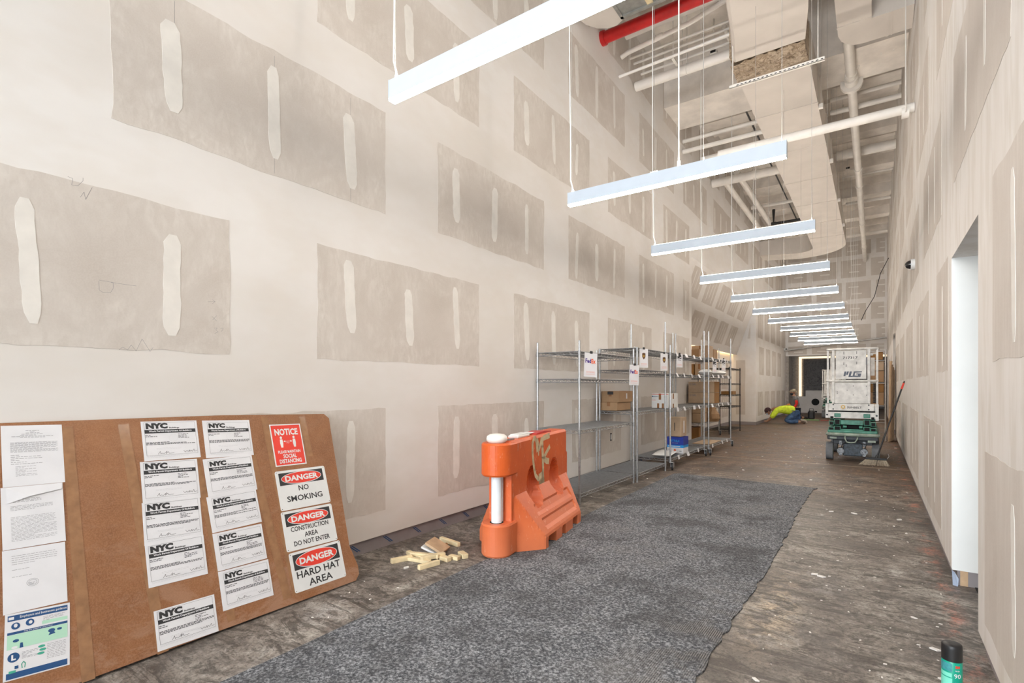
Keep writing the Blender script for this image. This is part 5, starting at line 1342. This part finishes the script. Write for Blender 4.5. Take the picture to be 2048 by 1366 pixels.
# ------------------------------------------------------------------ rack and materials stored behind the lift
t = thing('pipe_shelving', 'tall tubular shelf trolley with flattened cartons behind the lift', 'rack', (.15, 16.2, 0))
k_ = [(-.10, 15.6), (.22, 15.6), (-.10, 17.0), (.24, 17.0)]
for x, y in k_: MB().cyl((x, y, 0), (x, y, 2.25), .018, 8).build('upright', 'cable', t)
for z in (.45, .86, 1.42, 1.98, 2.2):
    k = MB()
    for a, b in ((0, 1), (1, 3), (3, 2), (2, 0)): k.cyl((*k_[a], z), (*k_[b], z), .012, 6)
    k.build('crossbar', 'cable', t)
carton('carton', 'brown carton highest on the shelf trolley behind the lift', 'box', -.08, .17, 15.65, 16.9, 2.0, 2.19, 'card3', False)
for i, (z0, z1) in enumerate(((.88, 1.18), (1.19, 1.40), (1.45, 1.72), (1.73, 1.96))):
    carton('carton', ['lowest', 'second lowest', 'second highest', 'highest'][i] + ' carton of the pile inside the shelf trolley behind the lift', 'box', -.08, .19, 15.65, 16.95, z0, z1, ['card', 'card3', 'card', 'card2'][i], False)
rnd = random.Random(6)
for i in range(5):
    x = .29 + .022 * i; y = 15.5 + .12 * i
    k = MB(T(x, y, 0.0) @ RY(.012)); k.cbox(-.018, .018, -.045, .045, 0.001, 1.75 + .25 * rnd.random(), .003)
    tag(k.build('lumber_stud', 'ply'), 'timber stud leaning by the right wall behind the lift, %s in the row' % ['nearest', 'second', 'third', 'fourth', 'farthest'][i], 'timber', 'timber studs behind the lift')
carton('plywood_sheet', 'pale plywood offcut lying on the floor behind the lift', 'sheet', .0, .36, 13.2, 15.2, 0, .012, 'ply', False) if False else None
# ------------------------------------------------------------------ crate with round hole beyond
cr = thing('cut_box', 'grey stepped panel box with a round black hole, beyond the lift', 'box', (-2.7, 29.9, 0))
MB().prism([(-3.35, 0), (-1.9, 0), (-1.9, 1.12), (-2.85, 1.12), (-2.85, .82), (-3.35, .82)], 29.9, 30.5, 'y').build('box', 'board_far', cr)
MB().cyl((-2.42, 29.885, .55), (-2.42, 29.90, .55), .17, 24).build('round_hole', 'dark', cr)
MB().box(-2.6, -2.35, 29.895, 29.9, .03, .10).build('slot', 'dark', cr)

# ------------------------------------------------------------------ spray can, lumber, camera domes, cable
cn = thing('spray_can', 'green and black spray adhesive can standing by the right wall', 'spray can', (.257, 2.74, 0))
cm = T(.257, 2.74, 0) @ RZ(R_(-22))
MB(cm).lathe([(.031, 0), (.0335, .004), (.0335, .245), (.031, .25)], 28).build('body', flat('can_teal', (.0, .33, .22), .35, var=.03), cn)
MB(cm).lathe([(.0340, .243), (.0340, .29), (.0335, .302), (.031, .307), (.010, .307)], 28).build('cap', 'black', cn)
def can_arc(a0, a1, z0, z1, name, mat, r=.0339, edge=0):
    k = MB(cm); n = 10; vs = []; rnd = random.Random(int(z0 * 1000))
    for i in range(n + 1):
        a = R_(a0 + (a1 - a0) * i / n); vs += [(r * math.cos(a), r * math.sin(a), z0), (r * math.cos(a), r * math.sin(a), z1)]
    k.add(vs, [(2 * i, 2 * i + 2, 2 * i + 3, 2 * i + 1) for i in range(n)], True); return k.build(name, mat, cn)
mint = flat('can_mint', (.20, .72, .55), .4, var=.03); dteal = flat('can_deep_teal', (.05, .28, .30), .4, var=.08, vs=80)
can_arc(-170, -72, .205, .236, 'pale_panel', dteal); can_arc(-170, -74, .182, .198, 'pale_panel', mint); can_arc(-170, -72, .06, .178, 'pale_panel', mint)
def can_text(txt, a, z, h, mat, name, bold=.03):
    """lettering wrapped on the can"""
    k = MB(); text_mb(k, txt, h=h, bold=bold); r = .0341; out = []
    for v in k.v:
        aa = R_(a) + v.x / r; out.append((r * math.cos(aa), r * math.sin(aa), z + v.y))
    q = MB(cm); q.add(out, k.f); return q.build(name, mat, cn)
can_text('3M', -42, .226, .011, 'signred', 'red_lettering', .06); can_text('Hi-Str', -42, .211, .005, 'paper', 'small_lettering', .02); can_text('90', -42, .190, .018, 'paper', 'number', .01)
can_arc(-58, -24, .10, .165, 'grey_panel', 'inkgrey')
lb = MB(); lb.prism([(.292, 0.0), (.410, 0.0), (.410, .03), (.292, .055)], 1.9, 2.95, 'y')
pm, nt_, p_ = new_mat('grained_pine'); b_ = N(nt_); w_ = b_.n('ShaderNodeTexWave'); w_.bands_direction = 'X'; w_.inputs['Scale'].default_value = 14; w_.inputs['Distortion'].default_value = 3.5; w_.inputs['Detail'].default_value = 2; w_.inputs['Detail Scale'].default_value = .6
b_.link(b_.world((1, .18, 1)), w_.inputs['Vector']); b_.link(b_.ramp(w_.outputs['Fac'], [(.0, (.62, .44, .22)), (.75, (.72, .57, .34)), (.95, (.50, .32, .14))]), p_.inputs['Base Color'])
tag(lb.build('lumber_wedge', pm), 'pale pine board lying beside the spray can', 'timber')
def dome(label, x, y, z, s=1, sgn=-1):
    t = thing('dome_camera', label, 'camera', (x, y, z), 0, 'dome cameras')
    MB().cyl((x, y, z), (x + sgn * .045 * s, y, z), .07 * s, 24).build('base', 'signwhite', t)
    m = MB(T(x + sgn * .045 * s, y, z)); m.ell((0, 0, 0), (.062 * s, .055 * s, .055 * s), 20, 12); m.build('dome', flat('dark_glass', (.01, .01, .012), .08, var=0, spec=.8), t)
dome('white dome camera with black bubble on the right wall', RXW, 8.49, 2.93)
dome('small pale dome camera on the left wall near the bulkhead', LX, 26.3, 3.0, 1.1, 1)
tag(MB().tube([(RXW - .01, 23.2, 6.0), (RXW - .25, 23.4, 5.5), (.0, 23.6, 4.7), (-.28, 23.8, 4.2), (-.42, 24.2, 3.9)], .012, 5).build('loose_cable', 'rubber'), 'loose black cable drooping from the right wall to the far lamps', 'cable')
# small bits of debris on the floor
mb = MB(); rnd = random.Random(21)
for i in range(420):
    y = 1.8 + rnd.random() ** 1.5 * 16; x = rnd.uniform(-.5, .38) if y < 8 else rnd.uniform(-2.5, .38)
    if y < 8 and rnd.random() < .2: x = rnd.uniform(-2.95, -2.6)
    s = rnd.uniform(.002, .010) if rnd.random() < .9 else rnd.uniform(.012, .03); a = rnd.random() * 3
    mb.M = T(x, y, .0005) @ RZ(a); mb.prism([(-s, -s * .4), (s * .7, -s * .5), (s, s * .3), (-s * .5, s * .5)], 0, s * .3)
tag(mb.build('plaster_crumbs', 'streak', kind='stuff'), 'pale plaster crumbs and flecks scattered on the concrete', 'debris')

# ------------------------------------------------------------------ people
def skin_mesh(name, verts, edges, radii, mat, parent, root=0, sub=2, mtx=None):
    """one continuous surface grown over a skeleton: verts, edges and a radius at each joint"""
    me = bpy.data.meshes.new(name)
    mtx = mtx or Matrix.Identity(4)
    me.from_pydata([tuple(mtx @ Vector(v)) for v in verts], edges, [])
    o = bpy.data.objects.new(name, me); COL.objects.link(o)
    o.modifiers.new('skin', 'SKIN')
    if not me.skin_vertices: me.attributes
    sv = me.skin_vertices[0].data
    for i, r in enumerate(radii):
        sv[i].radius = (r, r) if not isinstance(r, tuple) else r
        sv[i].use_root = (i == root)
    s = o.modifiers.new('sub', 'SUBSURF'); s.levels = sub; s.render_levels = sub
    bpy.context.view_layer.update()
    nm = bpy.data.meshes.new_from_object(o.evaluated_get(bpy.context.evaluated_depsgraph_get()))
    bpy.data.objects.remove(o); bpy.data.meshes.remove(me)
    inv = wm(parent).inverted(); nm.transform(inv); nm.name = name
    nm.materials.clear(); nm.materials.append(M[mat] if isinstance(mat, str) else mat)
    nm.polygons.foreach_set('use_smooth', [True] * len(nm.polygons))
    q = bpy.data.objects.new(name, nm); COL.objects.link(q); q.parent = parent
    return q
class Sk:
    def __init__(s): s.v = []; s.e = []; s.r = []
    def p(s, co, r, prev=None):
        s.v.append(co); s.r.append(r)
        if prev is not None: s.e.append((prev, len(s.v) - 1))
        return len(s.v) - 1
    def chain(s, prev, pts):
        for co, r in pts: prev = s.p(co, r, prev)
        return prev
    def hand(s, wrist, co, d, up, side, L=.17, curl=.35, rw=.022):
        """palm and five fingers starting at joint `wrist` (index) located at co, pointing along d"""
        d = Vector(d).normalized(); up = Vector(up).normalized(); sd = d.cross(up).normalized() * side
        palm = Vector(co) + d * L * .30
        c = s.p(tuple(palm), .030, wrist)
        for k, (off, ln) in enumerate(((-.030, .40), (-.010, .46), (.010, .43), (.029, .34))):
            b = palm + sd * off + d * L * .15; m_ = b + d * L * ln * .55 - up * L * curl * .12; e = m_ + d * L * ln * .4 - up * L * curl * .38
            q = s.p(tuple(b), .0105, c); q = s.p(tuple(m_), .009, q); s.p(tuple(e), .0075, q)
        b = palm - sd * .032 - d * L * .10; m_ = b - sd * .022 + d * L * .16 - up * .01; e = m_ + d * L * .16 - up * .012
        q = s.p(tuple(b), .012, c); q = s.p(tuple(m_), .0105, q); s.p(tuple(e), .0085, q)
def head(t, c, fwd, up, skinmat, hair=None, scale=1.0):
    """head with brow, nose, mouth, eyes and ears"""
    f = Vector(fwd).normalized(); u = Vector(up); u = (u - f * u.dot(f)).normalized(); s = f.cross(u)
    m = Matrix.Identity(4)
    for i, col in enumerate((f, s, u)):
        for r in range(3): m[r][i] = col[r]
    m.translation = Vector(c); m = m @ Matrix.Scale(scale, 4)
    mb = MB(m); mb.ell((0, 0, .012), (.098, .076, .105), 20, 14); mb.ell((.028, 0, -.055), (.062, .056, .058), 16, 10)
    mb.ell((.098, 0, -.012), (.020, .013, .024), 10, 6)
    for q in (-1, 1): mb.ell((-.008, q * .078, -.008), (.016, .010, .030), 10, 6)
    h = mb.build('head', skinmat, t)
    mb = MB(m)
    for q in (-1, 1): mb.ell((.088, q * .030, .014), (.010, .013, .007), 8, 5)
    mb.build('eyes', 'ink', h)
    mb = MB(m); mb.ell((.088, 0, -.062), (.008, .024, .006), 8, 5); mb.build('mouth', flat('lip', (.30, .10, .08), .6, var=0), h)
    return h, m
skin_ = flat('skin', (.36, .19, .12), .55, var=.05)
hiviz = flat('hi_vis_fabric', (.62, .78, .04), .8, var=.10, vs=14, bump=.4)
jeans = flat('denim', (.055, .11, .22), .85, var=.22, vs=12, bump=.3)
navy = flat('dark_work_trousers', (.018, .025, .045), .85, var=.2, vs=12)
greyt = flat('grey_cotton', (.17, .165, .16), .85, var=.10, vs=14, bump=.3)
redsl = flat('red_sleeve', (.62, .025, .02), .8, var=.06)
orgl = flat('orange_glove', (.85, .13, .01), .7, var=.05)
boot = flat('boot_leather', (.10, .065, .045), .7, var=.15); sole = flat('boot_sole', (.42, .36, .30), .8, var=.1)

# --- worker bent low over the base of the wall; f: forward (towards the wall corner), s: sideways, z: up
W1 = thing('person', 'kneeling person in lime yellow shirt and jeans bent down at the wall base', 'person', (-2.47, 20.95, 0))
dirv = Vector((-.985, -.17, 0)).normalized(); sdv = Vector((-dirv.y, dirv.x, 0)); O1 = Vector((-2.54, 20.85, 0)); K1 = 1.12
L1 = lambda f, s, z: tuple(O1 + dirv * f * K1 + sdv * s * K1 + Vector((0, 0, z * K1)))
b = Sk(); pel = b.p(L1(-.22, 0, .36), .13)
sp1 = b.p(L1(-.02, 0, .46), .125, pel); ch = b.p(L1(.22, 0, .48), .14, sp1); nk = b.p(L1(.40, 0, .46), .07, ch); hd = b.p(L1(.50, 0, .43), .055, nk)
for q in (-1, 1):
    sh = b.p(L1(.32, q * .17, .45), .062, ch); el_ = b.p(L1(.44, q * .24, .22), .046, sh); wr_ = b.p(L1(.58, q * .13, .07), .032, el_)
    b.hand(wr_, L1(.58, q * .13, .07), dirv, (0, 0, 1), q, L=.15, curl=.2)
    hp = b.p(L1(-.20, q * .11, .30), .095, pel); kn = b.p(L1(.08, q * .14, .075), .072, hp); an = b.p(L1(-.34, q * .13, .075), .045, kn); tt = b.p(L1(-.42, q * .13, .035), .035, an)
skin_mesh('body', b.v, b.e, b.r, skin_, W1)
b = Sk(); pel = b.p(L1(-.22, 0, .40), .185); sp1 = b.p(L1(-.02, 0, .455), .185, pel); ch = b.p(L1(.22, 0, .46), .195, sp1); nk = b.p(L1(.38, 0, .46), .105, ch)
for q in (-1, 1):
    sh = b.p(L1(.32, q * .17, .44), .105, ch); el_ = b.p(L1(.43, q * .24, .25), .085, sh); b.p(L1(.49, q * .21, .18), .070, el_)
skin_mesh('shirt', b.v, b.e, b.r, hiviz, W1)
b = Sk(); pel = b.p(L1(-.23, 0, .335), .170)
for q in (-1, 1):
    hp = b.p(L1(-.20, q * .10, .30), .130, pel); kn = b.p(L1(.08, q * .14, .09), .095, hp); b.p(L1(-.14, q * .135, .085), .080, kn); 
    an = b.p(L1(-.30, q * .13, .08), .060, len(b.v) - 1)
skin_mesh('jeans', b.v, b.e, b.r, jeans, W1)
for q in (-1, 1):
    m = MB(); c0 = Vector(L1(-.34, q * .13, .085)); c1 = Vector(L1(-.48, q * .13, .055))
    m.tube([c0, c0.lerp(c1, .5), c1], [.052, .050, .040], 10); bt = m.build('boot', boot, W1)
    m = MB(); m.tube([Vector(L1(-.36, q * .13, .13)), Vector(L1(-.50, q * .13, .10)), Vector(L1(-.515, q * .13, .05))], [.022, .030, .022], 8); m.build('sole', sole, bt)
hd_, hm = head(W1, L1(.57, 0, .385), dirv * .8 + Vector((0, 0, -.6)), (0, 0, 1), skin_, scale=1.08)
m = MB(hm); m.ell((-.008, 0, .030), (.108, .086, .100), 18, 12); m.build('hair', flat('dark_red_cap', (.055, .022, .025), .8), W1)
m = MB(hm); m.ell((.062, 0, -.052), (.050, .052, .042), 14, 8); m.build('face_mask', flat('pale_blue_mask', (.38, .48, .56), .8), W1)
# back print on the shirt
m = MB(Matrix.Translation(Vector(L1(-.02, .0, .615)))); m.ell((0, 0, 0), (.06, .05, .012), 10, 5); m.build('shirt_print', flat('orange_shirt_print', (.85, .30, .05), .8), W1)

# --- worker kneeling upright behind, red sleeve and orange glove
W2 = thing('person', 'upright kneeling person in grey shirt with red sleeve, orange glove and cap', 'person', (-2.62, 23.9, 0))
d2_ = Vector((-.93, -.36, 0)).normalized(); s2_ = Vector((-d2_.y, d2_.x, 0)); O2 = Vector((-2.68, 23.9, 0))
L2 = lambda f, s, z: tuple(O2 + d2_ * f + s2_ * s + Vector((0, 0, z)))
b = Sk(); pel = b.p(L2(-.06, 0, .40), .135); wa = b.p(L2(-.03, 0, .55), .125, pel); ch = b.p(L2(.0, 0, .78), .145, wa); nk = b.p(L2(.02, 0, .96), .060, ch); b.p(L2(.03, 0, 1.03), .055, nk)
arms = []
for q in (-1, 1):
    sh = b.p(L2(.0, q * .19, .88), .060, ch)
    if q > 0: el_ = b.p(L2(-.02, q * .28, .63), .045, sh); wr_ = b.p(L2(.12, q * .27, .42), .032, el_); b.hand(wr_, L2(.12, q * .27, .42), (d2_.x * .3, d2_.y * .3, -.9), d2_ * -1, q, curl=.5)
    else: el_ = b.p(L2(.05, q * .25, .64), .045, sh); wr_ = b.p(L2(.26, q * .16, .56), .032, el_); b.hand(wr_, L2(.26, q * .16, .56), (d2_.x, d2_.y, -.2), (0, 0, 1), q, curl=.5)
    hp = b.p(L2(-.05, q * .10, .36), .10, pel); kn = b.p(L2(.10, q * .13, .08), .075, hp); an = b.p(L2(-.32, q * .12, .075), .045, kn); b.p(L2(-.42, q * .12, .035), .034, an)
skin_mesh('body', b.v, b.e, b.r, skin_, W2)
b = Sk(); pel = b.p(L2(-.06, 0, .46), .175); wa = b.p(L2(-.02, 0, .60), .180, pel); ch = b.p(L2(.0, 0, .80), .190, wa); nk = b.p(L2(.015, 0, .93), .080, ch)
for q in (-1, 1): sh = b.p(L2(.0, q * .19, .88), .080, ch); b.p(L2(.0, q * .245, .75), .070, sh)
skin_mesh('shirt', b.v, b.e, b.r, greyt, W2)
b = Sk(); a = b.p(L2(-.005, .24, .78), .062); a = b.p(L2(-.02, .28, .63), .056, a); b.p(L2(.11, .272, .44), .042, a); skin_mesh('red_sleeve', b.v, b.e, b.r, redsl, W2)
b = Sk(); a = b.p(L2(.11, .272, .44), .042); b.hand(a, L2(.125, .27, .41), (d2_.x * .3, d2_.y * .3, -.9), d2_ * -1, 1, L=.20, curl=.5)
b.r = [r * 1.45 for r in b.r]; skin_mesh('orange_glove', b.v, b.e, b.r, orgl, W2)
b = Sk(); pel = b.p(L2(-.07, 0, .38), .155)
for q in (-1, 1): hp = b.p(L2(-.05, q * .10, .34), .118, pel); kn = b.p(L2(.10, q * .13, .09), .088, hp); an = b.p(L2(-.26, q * .12, .085), .065, kn)
skin_mesh('trousers', b.v, b.e, b.r, navy, W2)
for q in (-1, 1):
    m = MB(); c0 = Vector(L2(-.32, q * .12, .085)); c1 = Vector(L2(-.46, q * .12, .055)); m.tube([c0, c0.lerp(c1, .5), c1], [.056, .052, .042], 10); bt = m.build('boot', 'rubber', W2)
hd_, hm = head(W2, L2(.05, 0, 1.10), d2_ + Vector((0, 0, -.12)), (0, 0, 1), skin_)
m = MB(hm); m.ell((.045, 0, -.055), (.070, .066, .066), 14, 10); m.build('face_mask', 'rubber', W2)
capm = flat('khaki_cap', (.36, .31, .22), .85)
m = MB(hm); m.ell((-.01, 0, .050), (.112, .092, .085), 18, 10); m.prism([(.06, -.07), (.15, -.055), (.185, 0), (.15, .055), (.06, .07)], .042, .052); m.ell((-.12, .0, .0), (.02, .03, .05), 8, 6); m.build('cap', capm, W2)
kt = thing('tool_bag', 'dark bag with tools on the floor behind the upright kneeling person', 'bag', (-2.3, 24.0, 0)); MB().cbox(-2.20, -1.96, 23.85, 24.1, 0, .36, .06).build('bag_body', 'rubber', kt); MB().tube([(-2.16, 23.97, .34), (-2.14, 23.97, .44), (-2.02, 23.97, .44), (-2.00, 23.97, .34)], .012, 6).build('handle', 'rubber', kt)
tag(MB().cbox(-2.3, -1.75, 23.2, 23.28, 0, .05, .01).build('spirit_level', flat('level_green', (.16, .26, .10), .6)), 'green hand tool lying on the floor behind the kneeling people', 'tool')
tag(MB().cbox(-1.72, -1.45, 23.3, 23.36, 0, .03, .008).build('hand_tool', flat('red_handle', (.30, .06, .04), .6)), 'small red handled tool on the floor near the green one', 'tool')
